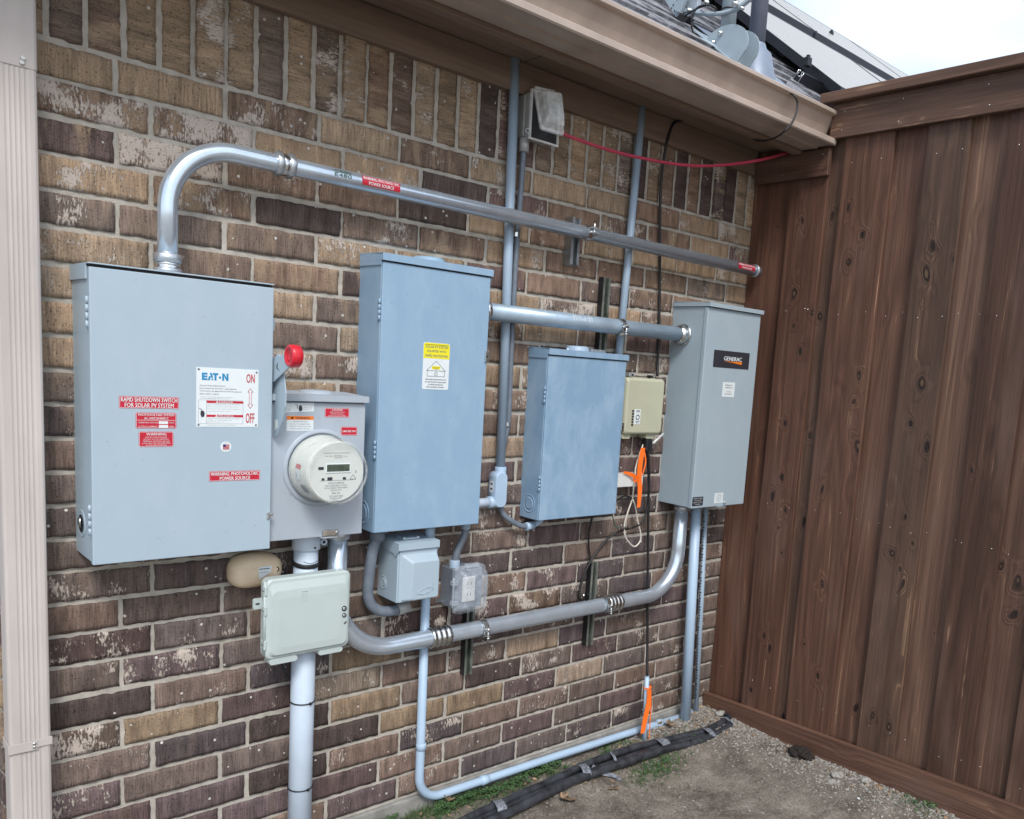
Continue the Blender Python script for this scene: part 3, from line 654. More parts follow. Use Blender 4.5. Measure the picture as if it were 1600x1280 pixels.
def wood(name, x0, x1, y0, y1, z0, z1, parent, along='z', bev=.002, nails=()):
    b = B(['wood', 'zinc']); bm = b.bm
    if along == 'z': b.box(x0, x1, y0, y1, z0, z1, 0, bev, 1)
    else: b.box(x0, x1, y0, y1, z0, z1, 0, bev, 1)
    kl = bm.loops.layers.float_color.new('knot')
    for f in bm.faces:
        for lp in f.loops: lp[kl] = (0, 0, 0, 1)
    if name == 'board':
        ks = []
        for (kp, s_) in KN:
            c = AX(kp[0], kp[1], x0)
            if y0 < c.y < y1 and (x0 < FX) == front_at(c.y):
                rk = random.Random(int(kp[0]*7+kp[1])); ks.append((c.y, c.z, s_*.9, rk.uniform(1.3, 2.6), rk.uniform(-.35, .35), rk.random()))
        rk = random.Random(int(-y0*1000)); 
        for q in range(1): ks.append((rk.uniform(y0+.01, y1-.01), rk.uniform(.1, 2.4), rk.uniform(.003, .007), rk.uniform(1.2, 2.5), rk.uniform(-.4, .4), rk.random()))
        ny = max(4, round((y1-y0)/.0048)); nz = round((z1-z0)/.0060); G = []
        for i in range(ny+1):
            y = y0+.0016+(y1-y0-.0032)*i/ny; row = []
            for j in range(nz+1):
                z = z0+.0016+(z1-z0-.0032)*j/nz; kv = 0; fl = 0
                for (ky, kz, s_, el, an, fr) in ks:
                    dz = z-kz
                    if abs(dz) > .16: continue
                    dy = y-ky+dz*math.tan(an)*.5; R_ = (1+.75*noise.noise(Vector((y*38, z*22, ky*9)))); d2 = (dy/(s_*2.2))**2+(dz/(s_*2.2*el))**2; d2 *= R_*R_
                    if d2 < 6:
                        v_ = math.exp(-d2)
                        if v_ > kv: kv = v_; fl = fr
                row.append((bm.verts.new((x0-.0005, y, z)), kv, fl))
            G.append(row)
        for i in range(ny):
            for j in range(nz):
                q = (G[i][j], G[i+1][j], G[i+1][j+1], G[i][j+1]); f = bm.faces.new([v[0] for v in q]); f.material_index = 0
                for lp, v in zip(f.loops, q): lp[kl] = (v[1], v[2], 0, 1)
    uv = bm.loops.layers.uv.new('UVMap')
    for f in bm.faces:
        n = f.normal if f.normal.length else Vector((1, 0, 0)); f.normal_update(); n = f.normal
        for lp in f.loops:
            c = lp.vert.co
            if along == 'z': u = c.y if abs(n.x) > .5 else c.x+3; v = c.z
            else: u = c.z if abs(n.x) > .5 else c.x+5; v = c.y
            lp[uv].uv = (u, v)
    for ny, nz in nails:
        b.lathe((x0, ny, nz), (-1, 0, 0), [(.0021, 0), (.0021, .0006), (.0008, .0009)], 'zinc', 8, False, True)
    return b.build(name, parent)
rb = random.Random(11)
ed = [0.0, -.187, -.350, -.408, -.602, -.722, -.870, -.992, -1.140, -1.262, -1.405, -1.53, -1.67, -1.79, -1.93, -2.05, -2.19, -2.33, -2.45]
for i in range(len(ed)-1):
    ya, yb_ = ed[i+1], ed[i]; front = i in (1, 3, 5, 7, 9, 11, 13, 15, 17)
    x0 = FX-.012 if front else FX+.010
    if not front: ya -= .015; yb_ += .015 if i else 0
    zt = 2.351 if i == 0 else 2.475 if yb_ < -.34 else 2.40
    nl = []
    if front or abs(ya-yb_) > .12:
        for zz in (1.735, .985, .235, 2.275 if yb_ < -.36 else 1.735):
            for q in (.2, .78): nl.append((ya+(yb_-ya)*q+rb.uniform(-.012, .012), zz+rb.uniform(-.012, .012)+(ya*.02)))
    wood('board', x0, x0+.016, ya+.001, yb_-.001, .06, zt, fence, nails=nl if front else nl[:6])
wood('top_trim', FX-.034, FX-.0125, -2.46, -.352, 2.349, 2.470, fence, 'y', nails=[(-.40, 2.375), (-.405, 2.44), (-.62, 2.372), (-.63, 2.445), (-.93, 2.375), (-.92, 2.44), (-1.1, 2.38)])
wood('cap_rail', FX-.062, FX+.080, -2.47, -.312, 2.471, 2.508, fence, 'y', .003)
wood('short_trim', FX-.032, FX-.0125, -.357, -.026, 2.222, 2.320, fence, 'y', nails=[(-.33, 2.25), (-.33, 2.30), (-.16, 2.245), (-.16, 2.29)])
kb = wood('kick_board', FX-.034, FX-.0125, -2.46, -.004, -.045, .104, fence, 'y')
for v in kb.data.vertices: v.co.z += (-v.co.y)*.034
b = B(['wood', 'seam']); b.box(FX+.026, FX+.064, -2.46, -.02, .35, .44, 0); b.box(FX+.026, FX+.064, -2.46, -.02, 1.2, 1.29, 0); b.box(FX+.026, FX+.064, -2.46, -.02, 2.0, 2.09, 0); b.build('back_rail', fence)

# ------------------------------------------------------------------ solar panels on the roof
def slope_quad(b, xa, xb, ya, yb, o0, o1, k):
    P = []
    for o in (o0, o1):
        for x, y in ((xa, ya), (xb, ya), (xb, yb), (xa, yb)): P.append(Vector((x, y, roof_z(y, o))))
    for f in ((0, 3, 2, 1), (4, 5, 6, 7), (0, 1, 5, 4), (1, 2, 6, 5), (2, 3, 7, 6), (3, 0, 4, 7)): b.face([P[i] for i in f], k)
PV = 0.08
e0 = AR(1313, 134.8, PV); xe = 2.75; ylo = e0.y; y1t = AR(1290, 70, PV).y; y2b = AR(1330, 82, PV).y; y2t = AR(1330, 64, PV).y
def panel(x0, x1, ya, yb, label):
    t = thing('solar_panel', label, 'solar panel', (x0, ya, roof_z(ya, .04)), 'solar panels on the roof')
    b = B(['frame'])
    for q in ((x0, x0+.012, ya, yb), (x1-.012, x1, ya, yb), (x0+.0125, x1-.0125, ya, ya+.01), (x0+.0125, x1-.0125, yb-.01, yb)): slope_quad(b, q[0], q[1], q[2], q[3], PV-.038, PV, 0)
    b.build('frame', t)
    b = B(['panelglass']); slope_quad(b, x0+.0128, x1-.0128, ya+.0103, yb-.0103, PV-.008, PV-.0015, 0); b.build('glass', t)
    return t
panel(xe, xe+1.70, ylo, y1t, 'lowest solar panel, nearest the gutter beside the fence top')
panel(xe+1.72, xe+3.42, ylo, y1t, 'solar panel behind the fence top, right of the nearest one')
x2 = 2.9
panel(x2, x2+1.70, y2b, y2t, 'upper row solar panel furthest left behind the grey mast')
panel(x2+1.72, x2+3.42, y2b, y2t, 'upper row solar panel against the sky')
panel(x2+3.44, x2+5.14, y2b, y2t, 'upper row solar panel ending low above the fence top')
ry = AR(1243, 112, .035).y
t = thing('mounting_rail', 'black aluminium panel rail with a bright cut end above the gutter', 'rail', (2.3, ry, roof_z(ry)))
b = B(['frame']); rx = AR(1243, 112, .035).x
def prof_rail(x, g=0):
    o = []
    for a, h in ((-.016, .004), (.016, .004), (.016, .05), (.006, .05), (.006, .042), (.010, .038), (.010, .03), (-.010, .03), (-.010, .038), (-.006, .042), (-.006, .05), (-.016, .05)):
        y = ry+a*math.cos(PITCH)-h*math.sin(PITCH); o.append((x-g, y, roof_z(ry)+a*math.sin(PITCH)+h*math.cos(PITCH)))
    return o
b.rings([prof_rail(rx), prof_rail(4.2)], 0, True, True, smooth=False)
rb_ = b.build('bar', t)
b = B(['zinc'])
pp = [Vector(v) for v in prof_rail(rx-.001)]
for i in range(len(pp)):
    a, c = pp[i], pp[(i+1) % len(pp)]; b.tube([a, c], .0016, 0, 6)
b.build('cut_end', t)
b = B(['frame', 'zinc']); fx = AR(1296, 150, .0).x
for xx in (rx+.42,):
    b.box(xx, xx+.04, ry-.035, ry-.02, roof_z(ry-.03)-.004, roof_z(ry-.03)+.09, 0, .002); b.box(xx-.02, xx+.06, ry-.09, ry-.02, roof_z(ry-.09)+.004, roof_z(ry-.09)+.012, 0, .002)
b.build('foot', t)
for px, py in ((1262, 92), (1274, 53), (1299, 50)):
    p = AR(px, py, PV+.01); b = B(['frame']); b.box(p.x-.012, p.x+.02, p.y-.010, p.y+.012, p.z-.03, p.z+.006, 0, .002)
    b.box(p.x-.004, p.x+.012, p.y-.006, p.y+.006, p.z+.006, p.z+.016, 0, .001)
    tag(b.build('panel_clamp'), {1262: 'black clamp on the left edge of the lowest solar panel', 1274: 'dark clamp between the two rows of solar panels', 1299: 'dark clamp on the top edge of the upper solar panels'}[px], 'clamp', 'clamps holding the solar panels')
# cap flashing between the panel rows
p = AR(1207, 22, .0); b = B(['flash'])
q = [Vector((p.x-.10, p.y-.06, roof_z(p.y-.06, .008))), Vector((p.x+.22, p.y-.06, roof_z(p.y-.06, .008))), Vector((p.x+.22, p.y+.12, roof_z(p.y+.12, .008))), Vector((p.x-.10, p.y+.12, roof_z(p.y+.12, .008)))]
h = Vector((0, -.02, .07)); c = sum(q, Vector())/4
top = [c+(v-c)*.45+h for v in q]
b.rings([q, top], 0, True, True, smooth=False)
tag(b.build('roof_vent'), 'low grey metal roof vent between the rows of solar panels', 'roof vent')

# ------------------------------------------------------------------ dish mast and plumbing vent
mb_ = AR(1128, 88, .0); mx_, my_ = mb_.x, mb_.y+.0
t = thing('dish_mast', 'pale grey satellite dish mast bolted to the roof edge', 'mast', (mx_, my_, mb_.z))
my = my_-.035
b = B(['mast', 'zinc'])
zc = AX(1126, 74, mx_).z
pc = AX(1126, 74, mx_-.03)
for xx in (mx_-.034, mx_+.030):
    loop = [(xx, pc.y-.016+.105*math.cos(R(a)), pc.z-.006+.074*math.sin(R(a))) for a in range(-20, 201, 10)]
    loop += [(xx, pc.y-.070, roof_z(pc.y-.070, .002)), (xx, pc.y+.050, roof_z(pc.y+.045, .002))]
    b.rings([loop, [(x+.004, y, z) for x, y, z in loop]], 0, True, True, smooth=False)
for dy, dz in ((0, .045), (-.01, -.045), (.03, .02)):
    b.lathe((mx_-.036, pc.y+dy, pc.z+dz), (-1, 0, 0), [(.009, 0), (.009, .004), (.006, .005), (.006, .010), (.003, .011)], 'zinc', 6, False, True)
br = b.build('pivot_bracket', t)
b = B(['mast']); slope_quad(b, mx_-.05, mx_+.07, pc.y-.05, pc.y+.12, .012, .016, 0)
b.face([Vector((mx_-.11, pc.y+.04, roof_z(pc.y+.04, .016))), Vector((mx_-.036, pc.y+.0, roof_z(pc.y, .016))), Vector((mx_-.034, pc.y+.03, pc.z+.02))], 0)
b.build('foot_plate', t)
b = B(['mast']); b.tube([(mx_, pc.y, pc.z-.02), (mx_, pc.y-.004, pc.z+.8)], .0265, 0, 24); pole = b.build('pole', t)
tz = AX(1133, 19, mx_).z
b = B(['black']); b.lathe((mx_, pc.y-.001, tz-.002), (0, 0, 1), [(.0268, 0), (.029, .001), (.029, .005), (.0268, .006)], 0, 24); b.build('cable_tie', t)
b = B(['mast', 'zinc_dull', 'zinc'])
def seg(a, c, w_, th, k=0):
    b.tube([a, c], w_, k, 4)
P1 = AX(1180, -6, mx_-.02); P2 = AX(1146, 14, mx_-.03); P3 = AX(1085, 20, mx_-.03)
b.tube(smooth_path([AX(1185, -14, mx_-.035), AX(1163, 6, mx_-.035), AX(1144, 17, mx_-.035), AX(1118, 22, mx_-.035), AX(1084, 20, mx_-.035), AX(1060, 12, mx_-.035)]), .0085, 0, 4)
b.build('curved_arm', t)
b = B(['mast', 'zinc'])
q = [AX(1036, -4, mx_-.045), AX(1051, -4, mx_-.045), AX(1071, 18, mx_-.045), AX(1056, 27, mx_-.045)]
b.rings([q, [v+Vector((.004, 0, 0)) for v in q]], 0, True, True, smooth=False)
for px, py in ((1049, 13), (1054, 17), (1052, 8)):
    p = AX(px, py, mx_-.046); b.lathe(p, (-1, 0, 0), [(.003, 0), (.003, .0006)], 'black', 10, False, True)
q = [AX(1060, -6, mx_-.06), AX(1073, -6, mx_-.06), AX(1063, 20, mx_-.06), AX(1054, 16, mx_-.06)]
b.rings([q, [v+Vector((.012, 0, 0)) for v in q]], 0, True, True, smooth=False)
b.build('dish_bracket', t)
b = B(['seam']); q = [AX(1056, 29, mx_-.06), AX(1063, 20, mx_-.06), AX(1077, 27, mx_-.06), AX(1070, 35, mx_-.06)]
b.rings([q, [v+Vector((.03, 0, 0)) for v in q]], 0, True, True, smooth=False)
q = [AX(1066, 2, mx_-.04), AX(1090, -3, mx_-.04), AX(1088, 18, mx_-.04), AX(1070, 30, mx_-.04), AX(1061, 22, mx_-.04)]
b.rings([q, [v+Vector((.02, 0, 0)) for v in q]], 'zinc_dull', True, True, smooth=False)
b.build('receiver_arm', t)
for px, py, r in ((1149, 6, .011), (1104, 4, .009), (1077, 16, .009), (1160, 13, .006), (1151, 1, .006)):
    p = AX(px, py, mx_-.05); b = B(['zinc']); b.lathe(p, (-1, 0, 0), [(r, -.006), (r, .003), (r*.65, .004), (r*.65, .010), (r*.2, .011)], 0, 6, False, True); b.build('bolt', t)
b = B(['black']); b.tube(smooth_path([AX(1120, 21, mx_-.032), AX(1117, 12, mx_-.05), AX(1105, 8, mx_-.06), AX(1090, 12, mx_-.07), AX(1082, 26, mx_-.075), AX(1081, 44, mx_-.07), AX(1088, 62, mx_-.05)]), .0035, 0, 8)
b.tube(smooth_path([AX(1105, 8, mx_-.06), AX(1088, 14, mx_-.06), AX(1070, 25, mx_-.06)]), .0032, 0, 8)
tag(b.build('dish_cable'), 'black coaxial cable looping beside the grey dish mast', 'cable')
vb = AR(1178, 112, .0)
t = thing('vent_pipe', 'dark grey plumbing vent pipe with flared metal boot, right of the dish mast', 'vent pipe', tuple(vb))
vx, vy = vb.x, vb.y
b = B(['ventgrey']); b.tube([(vx, vy, vb.z), (vx, vy, vb.z+.9)], .031, 0, 26); b.build('pipe', t)
b = B(['flash']); zt = AX(1170, 62, vx).z
b.lathe((vx, vy, vb.z-.07), (0, 0, 1), [(.092, 0), (.058, zt-vb.z+.01), (.040, zt-vb.z+.026), (.0335, zt-vb.z+.045)], 0, 28); slope_quad(b, vx-.13, vx+.14, vy-.12, vy+.2, .012, .015, 0)
b.build('boot', t)
t = thing('cable_coil', 'loop of grey cable tied up on the roof between mast and vent pipe', 'cable', tuple(AX(1150, 80, mx_+.05)))
b = B(['mast', 'black'])
xx = mx_+.07
for dx in (0, .006):
    b.tube(smooth_path([AX(1148, 62, xx+dx), AX(1156, 68, xx+dx), AX(1163, 80, xx+dx), AX(1161, 88, xx+dx), AX(1155, 82, xx+dx), AX(1149, 72, xx+dx), AX(1147, 64, xx+dx)]), .0042, 0, 8)
b.build('loops', t)
b = B(['black']); b.tube(smooth_path([AX(1154, 87, xx), AX(1160, 101, xx), AX(1168, 113, xx+.01), AX(1200, 130, xx+.13)]), .003, 0, 8); b.build('tail', t)
# ================================================================== ELECTRICAL EQUIPMENT
def side_disc(b, x, y, z, prof, k=0, seg=28): b.lathe((x, y, z), (-1, 0, 0), prof, k, seg, False, True)
def hinge(parent, x, yf, z0, z1, mat, leaf=.016):
    b = B([mat, 'seam', 'zinc'])
    b.box(x-.0012, x+.0002, yf+.002, yf+leaf, z0, z1, mat, .0004)
    n = 4; L = (z1-z0)/n
    for i in range(n): b.cyl((x-.0022, yf+.001, z0+L*i+.0008), (x-.0022, yf+.001, z0+L*(i+1)-.0008), .0032, mat, 10)
    for q in (.2, .8): b.lathe((x-.0012, yf+leaf*.6, z0+(z1-z0)*q), (-1, 0, 0), [(.0022, 0), (.0012, .0012)], 'zinc', 8, False, True)
    return b.build('hinge', parent)
def pan_box(parent, x0, x1, z0, z1, d, mat, lid_h=.022, over=.006, notch=True):
    b = B([mat]); b.box(x0, x1, -d+.006, .006, z0, z1-.004, 0, .002); b.build('enclosure', parent)
    b = B([mat]); b.box(x0+.001, x1-.001, -d-.0005, -d+.0065, z0+.001, z1-lid_h-.0035, 0, .0025, 3); door = b.build('door', parent)
    b = B([mat, 'seam'])
    xa, xb = x0-.003, x1+.004
    P = [(-.0, z1), (-d-over, z1-.003), (-d-over, z1-lid_h), (-d-over+.002, z1-lid_h), (-d-over+.002, z1-.006), (0, z1-.003)]
    b.rings([[(xa, y, z) for y, z in P], [(xb, y, z) for y, z in P]], 0, True, True, smooth=False)
    for xs in ((xa, xa+.0018), (xb-.0018, xb)):
        b.box(xs[0], xs[1], -d-over+.002, -.001, z1-lid_h, z1-.004, 0)
        if notch: b.box(xs[0], xs[1], -d+.004, -.001, z1-lid_h-.012, z1-lid_h+.0002, 0)
    b.box(x0+.002, x1-.002, -d-.003, -d+.003, z1-lid_h-.0030, z1-lid_h+.001, 'seam')
    b.build('rain_hood', parent)
    return door
# ---------------------------------------------------------------- big safety switch
x0, x1, z0, z1, D = -.040, .342, .960, 1.600, .152
sw = thing('safety_switch', 'large pale grey safety switch box with red lever knob and ON/OFF plate', 'switch box', (.15, 0, z0))
b = B(['box1']); b.box(x0, x1, -.136, .006, z0+.002, 1.594, 0, .0015); b.build('enclosure', sw)
b = B(['box1']); b.box(x0-.004, x1+.004, -D-.003, .0, 1.5985, 1.6015, 0, .0008); b.box(x0-.0045, x0-.0005, -.130, 0, 1.568, 1.5988, 0, .0008); b.box(x1+.0005, x1+.0045, -.130, 0, 1.568, 1.5988, 0, .0008); b.build('rain_hood', sw)
b = B(['box1', 'seam']); b.box(x0-.002, x1+.004, -D, -.1375, z0-.001, 1.5925, 0, .0022, 3); b.box(x0, x1, -.150, -.1365, 1.5928, 1.5975, 'seam'); b.build('door', sw)
hinge(sw, x0-.001, -.137, 1.466, 1.533, 'box1', .012); hinge(sw, x0-.001, -.137, 1.022, 1.090, 'box1', .012)
b = B(['box1', 'seam', 'zinc']); side_disc(b, x0, -.052, 1.034, [(.031, 0), (.031, .0010), (.029, .0012), (.0275, .0003)]); side_disc(b, x0-.0006, -.050, 1.034, [(.020, 0), (.020, .0012)], 'seam')
b.rings([[(x0-.003, -.050+.009*math.cos(a)-.004, 1.037+.014*math.sin(a)) for a in (i*R(60) for i in range(6))], [(x0-.008, -.052+.004*math.cos(a), 1.039+.008*math.sin(a)) for a in (i*R(60) for i in range(6))]], 'zinc', True, True)
b.build('knockout', sw)
b = B(['zinc']); b.box(.336, .3425, -.1565, -.1528, 1.036, 1.052, 0, .001); b.box(.340, .352, -.154, -.148, 1.042, 1.049, 0, .001); b.build('latch', sw)
b = B(['box1', 'seam']); q = [(.342, 1.530), (.365, 1.528), (.371, 1.515), (.369, 1.494), (.342, 1.488)]
b.prism(q, -.102, -.099); b.lathe((.361, -.1021, 1.517), (0, -1, 0), [(.0042, 0), (.0042, .0004)], 'seam', 12, False, True); b.lathe((.360, -.1021, 1.501), (0, -1, 0), [(.004, 0), (.004, .0004)], 'seam', 12, False, True); b.build('hasp', sw)
# lever: plates in the y-z plane on the right flank
hx = .358
def yz(b, pts, x, t, k=0):
    q = [AX(px, py, x) for px, py in pts]; b.rings([[(x, v.y, v.z) for v in q], [(x+t, v.y, v.z) for v in q]], k, True, True, smooth=False)
lever = B(['box1', 'seam'])
yz(lever, [(420, 598), (443, 582.5), (446, 614), (445.3, 635), (440.5, 659), (433, 680), (428.7, 684.5), (420, 684.5)], hx, .003)
yz(lever, [(420, 556), (427.5, 560), (433.7, 553.5), (437, 557.5), (443, 553), (452, 573), (427, 597), (420, 597)], hx-.008, .004)
yz(lever, [(434.5, 566), (431.8, 571), (432.2, 576), (437.5, 580.5), (433.5, 575.5), (433.2, 571)], hx-.0085, .0004, 'seam')
yz(lever, [(431, 655), (433.5, 657), (433.6, 668), (431.5, 672), (429.4, 671), (429.3, 658)], hx-.0006, .0004, 's_white')
lv = lever.build('lever', sw)
b = B(['red']); k = AX(450.5, 556, hx-.010)
b.lathe(k, (1, 0, 0), [(.0001, .003), (.0095, .003), (.0105, .0015), (.0115, .0035), (.017, .004), (.0185, 0), (.0235, .0), (.0262, .003), (.0268, .012), (.0262, .024), (.022, .0275), (.0001, .0275)], 0, 40)
b.build('knob', lv)
# plates and stickers of the switch
ON = [('ON', .865, .845, .135, .155, 's_red', .0008), ('OFF', .865, .155, .145, .175, 's_red', .0008)]
pl = plate('name_plate', sw, .170, .3115, 1.2615, 1.3975, D, 's_white', items=ON+[
    ('General Duty Safety Switch', .25, .695, .40, .026, 's_ink'), ('Interrupteur de securite a usage general', .34, .650, .58, .026, 's_ink'), ('Interruptor de seguridad de servicio general', .385, .605, .66, .026, 's_ink'), ('200 A, 240 V~, 60 Hz', .20, .555, .30, .024, 's_ink'),
    ('Suitable for use as service equipment when bonded', .31, .505, .50, .014, 's_inkg'), ('See wiring diagram inside. Type 3R enclosure', .29, .480, .45, .014, 's_inkg'),
    ('DANGER', .47, .424, .22, .030, 's_white', .0003), ('PELIGRO', .47, .187, .24, .030, 's_white', .0003),
    ('Hazardous voltage inside. Turn off all power', .44, .385, .53, .013, 's_inkg'), ('before opening. Can cause shock or burn', .42, .345, .50, .013, 's_inkg'), ('Replace all covers before turning power on', .44, .305, .53, .013, 's_inkg'), ('and keep the door closed', .36, .265, .36, .013, 's_inkg'),
    ('Tension peligrosa. Desconecte la energia', .43, .143, .51, .013, 's_inkg'), ('antes de abrir esta caja', .37, .112, .38, .013, 's_inkg'), ('Cierre la puerta', .30, .083, .26, .013, 's_inkg'), ('For replacement parts see the catalogue', .40, .030, .45, .012, 's_green')],
    bars=[(.16, .75, .405, .445, 's_red'), (.16, .75, .168, .208, 's_red'), (.03, .745, .452, .455, 's_inkg'), (.03, .033, .055, .452, 's_inkg'), (.158, .161, .055, .452, 's_inkg'), (.745, .748, .055, .452, 's_inkg'), (.03, .748, .052, .055, 's_inkg')], r=.001, label='white ON/OFF name plate')
b = B(['s_blue', 's_red', 's_inkg', 's_white']); yy = -D-.0013
def P_(fx, fz): return (.170+.1415*fx, 1.2615+.136*fz)
# maker's lettering: cut-through A and a round dot for the O
ex0, ez0 = P_(.085, .79); eh = .0165; ew = .0118
def bar(ax, az, bx, bz, k='s_blue'): b.box(ax, bx, yy, yy+.0006, az, bz, k)
bar(ex0, ez0, ex0+.0042, ez0+eh); bar(ex0+.0042, ez0, ex0+ew, ez0+.004); bar(ex0+.0042, ez0+.0064, ex0+ew, ez0+.0101); bar(ex0+.0042, ez0+eh-.004, ex0+ew, ez0+eh)
ax_ = ex0+.0135
b.prism([(ax_+.0035, ez0+eh), (ax_+.0080, ez0+eh), (ax_+.0110, ez0+eh*.36), (ax_+.0072, ez0+eh*.36)], yy, yy+.0006, 's_blue')
b.prism([(ax_-.0006, ez0), (ax_+.0036, ez0), (ax_+.0062, ez0+eh*.55), (ax_+.0022, ez0+eh*.55)], yy, yy+.0006, 's_blue')
b.prism([(ax_+.0080, ez0), (ax_+.0112, ez0), (ax_+.0105, ez0+.0040), (ax_+.0074, ez0+.0040)], yy, yy+.0006, 's_blue')
tx = ex0+.0236; bar(tx, ez0+eh-.004, tx+.0125, ez0+eh); bar(tx+.0042, ez0, tx+.0084, ez0+eh-.004)
b.lathe((tx+.0165, yy+.0006, ez0+eh*.42), (0, -1, 0), [(.0026, 0), (.0026, .0006)], 's_blue', 16, False, True)
nx_ = tx+.0215; bar(nx_, ez0, nx_+.004, ez0+eh); bar(nx_+.0098, ez0, nx_+.0138, ez0+eh); b.prism([(nx_+.0041, ez0+eh), (nx_+.0041, ez0+eh*.62), (nx_+.0097, ez0), (nx_+.0097, ez0+eh*.40)], yy-.00005, yy+.0006, 's_blue')
# double arrow
cx, cz = P_(.865, .50); s = .0062
o = [(cx, cz+.0235), (cx+s, cz+.0150), (cx+.0026, cz+.0150), (cx+.0026, cz-.0150), (cx+s, cz-.0150), (cx, cz-.0235), (cx-s, cz-.0150), (cx-.0026, cz-.0150), (cx-.0026, cz+.0150), (cx-s, cz+.0150)]
for i in range(10): a, c = o[i], o[(i+1) % 10]; b.tube([(a[0], yy+.0002, a[1]), (c[0], yy+.0002, c[1])], .00042, 's_red', 6)
# warning triangles and gloved hand
for fx, fz in ((.325, .425), (.315, .188)):
    c = P_(fx, fz); b.prism([(c[0]-.0030, c[1]-.0018), (c[0]+.0030, c[1]-.0018), (c[0], c[1]+.0026)], yy-.0002, yy+.0002, 's_white')
c = P_(.095, .22); b.prism([(c[0]-.002, c[1]-.008), (c[0]+.004, c[1]-.006), (c[0]+.005, c[1]+.002), (c[0]+.0015, c[1]+.008), (c[0]-.003, c[1]+.006), (c[0]-.0045, c[1])], yy, yy+.0006, 's_ink')
b.tube([(c[0]-.007, yy, c[1]+.013), (c[0]-.002, yy, c[1]+.010), (c[0]-.004, yy, c[1]+.004)], .0005, 's_ink', 6)
for fx, fz in ((.035, .965), (.965, .955), (.035, .035), (.965, .035)):
    c = P_(fx, fz); b.lathe((c[0], yy+.0006, c[1]), (0, -1, 0), [(.0024, 0), (.0024, .0006), (.0012, .0012)], 's_inkg', 10, False, True)
b.build('lettering', pl)
def red(name, par, x0, x1, z0, z1, d, items, bars=(), border=(.0009, 's_white'), **k): return plate(name, par, x0, x1, z0, z1, d, 's_red', items, bars, border=border, **k)
red('warning_sticker', sw, .0115, .1325, 1.3015, 1.3275, D, [('RAPID SHUTDOWN SWITCH', .5, .72, .94, .36, 's_white', .0006), ('FOR SOLAR PV SYSTEM', .5, .27, .82, .36, 's_white', .0006)], label='red sticker reading RAPID SHUTDOWN SWITCH', r=.0008)
red('warning_sticker', sw, .0440, .1275, 1.2575, 1.2925, D, [('PHOTOVOLTAIC SYSTEM', .5, .86, .88, .14, 's_white', .0003), ('AC DISCONNECT', .5, .64, .60, .14, 's_white', .0003), ('OPERATING VOLTAGE', .30, .37, .48, .09, 's_white'), ('VOLTS', .88, .37, .13, .09, 's_white'), ('OUTPUT CURRENT', .29, .12, .46, .09, 's_white'), ('AMPS', .88, .12, .12, .09, 's_white')], [(.56, .79, .28, .46, 's_white'), (.56, .79, .04, .22, 's_white'), (.03, .97, .51, .53, 's_white')], label='red sticker reading AC DISCONNECT', r=.003)
red('warning_sticker', sw, .0500, .1212, 1.2165, 1.2505, D, [('WARNING', .5, .83, .58, .17, 's_white', .0004), ('ELECTRIC SHOCK HAZARD', .5, .63, .62, .075, 's_white'), ('DO NOT TOUCH TERMINALS', .5, .50, .72, .075, 's_white'), ('TERMINALS ON BOTH LINE AND', .5, .37, .78, .075, 's_white'), ('LOAD SIDES MAY BE ENERGIZED', .5, .24, .82, .075, 's_white'), ('IN THE OPEN POSITION', .5, .11, .60, .075, 's_white')], label='red sticker reading WARNING', r=.003)
red('warning_sticker', sw, .1995, .3180, 1.1335, 1.1570, D, [('WARNING: PHOTOVOLTAIC', .5, .72, .94, .35, 's_white', .0006), ('POWER SOURCE', .5, .26, .60, .35, 's_white', .0006)], label='red sticker reading WARNING: PHOTOVOLTAIC POWER SOURCE', r=.0008, tilt=R(.3))
b = B(['s_white', 's_navy', 's_red', 's_inkg']); b.lathe((.237, -D+.0002, 1.2145), (0, -1, 0), [(.0125, 0), (.0125, .0008)], 0, 32, False, True)
for i in range(7): b.box(.2300, .2445, -D-.0012, -D-.0005, 1.2085+i*.0018, 1.2094+i*.0018, 's_red')
b.box(.2300, .2365, -D-.0015, -D-.0005, 1.2148, 1.2205, 's_navy'); text(b, 'MADE IN', .237, 1.2238, .010, .0016, -D-.0012, 's_inkg'); text(b, 'U.S.A.', .237, 1.2052, .008, .0016, -D-.0012, 's_inkg')
b.build('flag_sticker', sw)

# ---------------------------------------------------------------- meter socket and meter
ms = thing('meter_socket', 'pale grey meter socket box tucked behind the safety switch, holding the round meter', 'meter box', (.48, 0, .973))
b = B(['boxm']); b.box(.348, .605, -.122, .006, .973, 1.330, 0, .002); b.build('enclosure', ms)
b = B(['boxm']); b.box(.350, .606, -.1305, -.1225, .972, 1.3215, 0, .0022, 3)
b.lathe((.484, -.1305, 1.155), (0, -1, 0), [(.101, 0), (.100, .0025), (.093, .0045), (.0895, .0045), (.0885, -.004)], 0, 56)
b.build('cover', ms)
b = B(['boxm']); P = [(0, 1.345), (-.141, 1.341), (-.141, 1.3255), (-.139, 1.3255), (-.139, 1.339), (0, 1.342)]
b.rings([[(.346, y, z) for y, z in P], [(.610, y, z) for y, z in P]], 0, True, True, smooth=False); b.box(.6085, .610, -.139, -.001, 1.3255, 1.3415, 0); b.build('rain_hood', ms)
b = B(['boxm']); b.lathe((.50, -.06, 1.340), (0, 0, 1), [(.045, 0), (.040, .009), (.02, .011), (.0001, .011)], 0, 28); b.build('top_hub', ms)
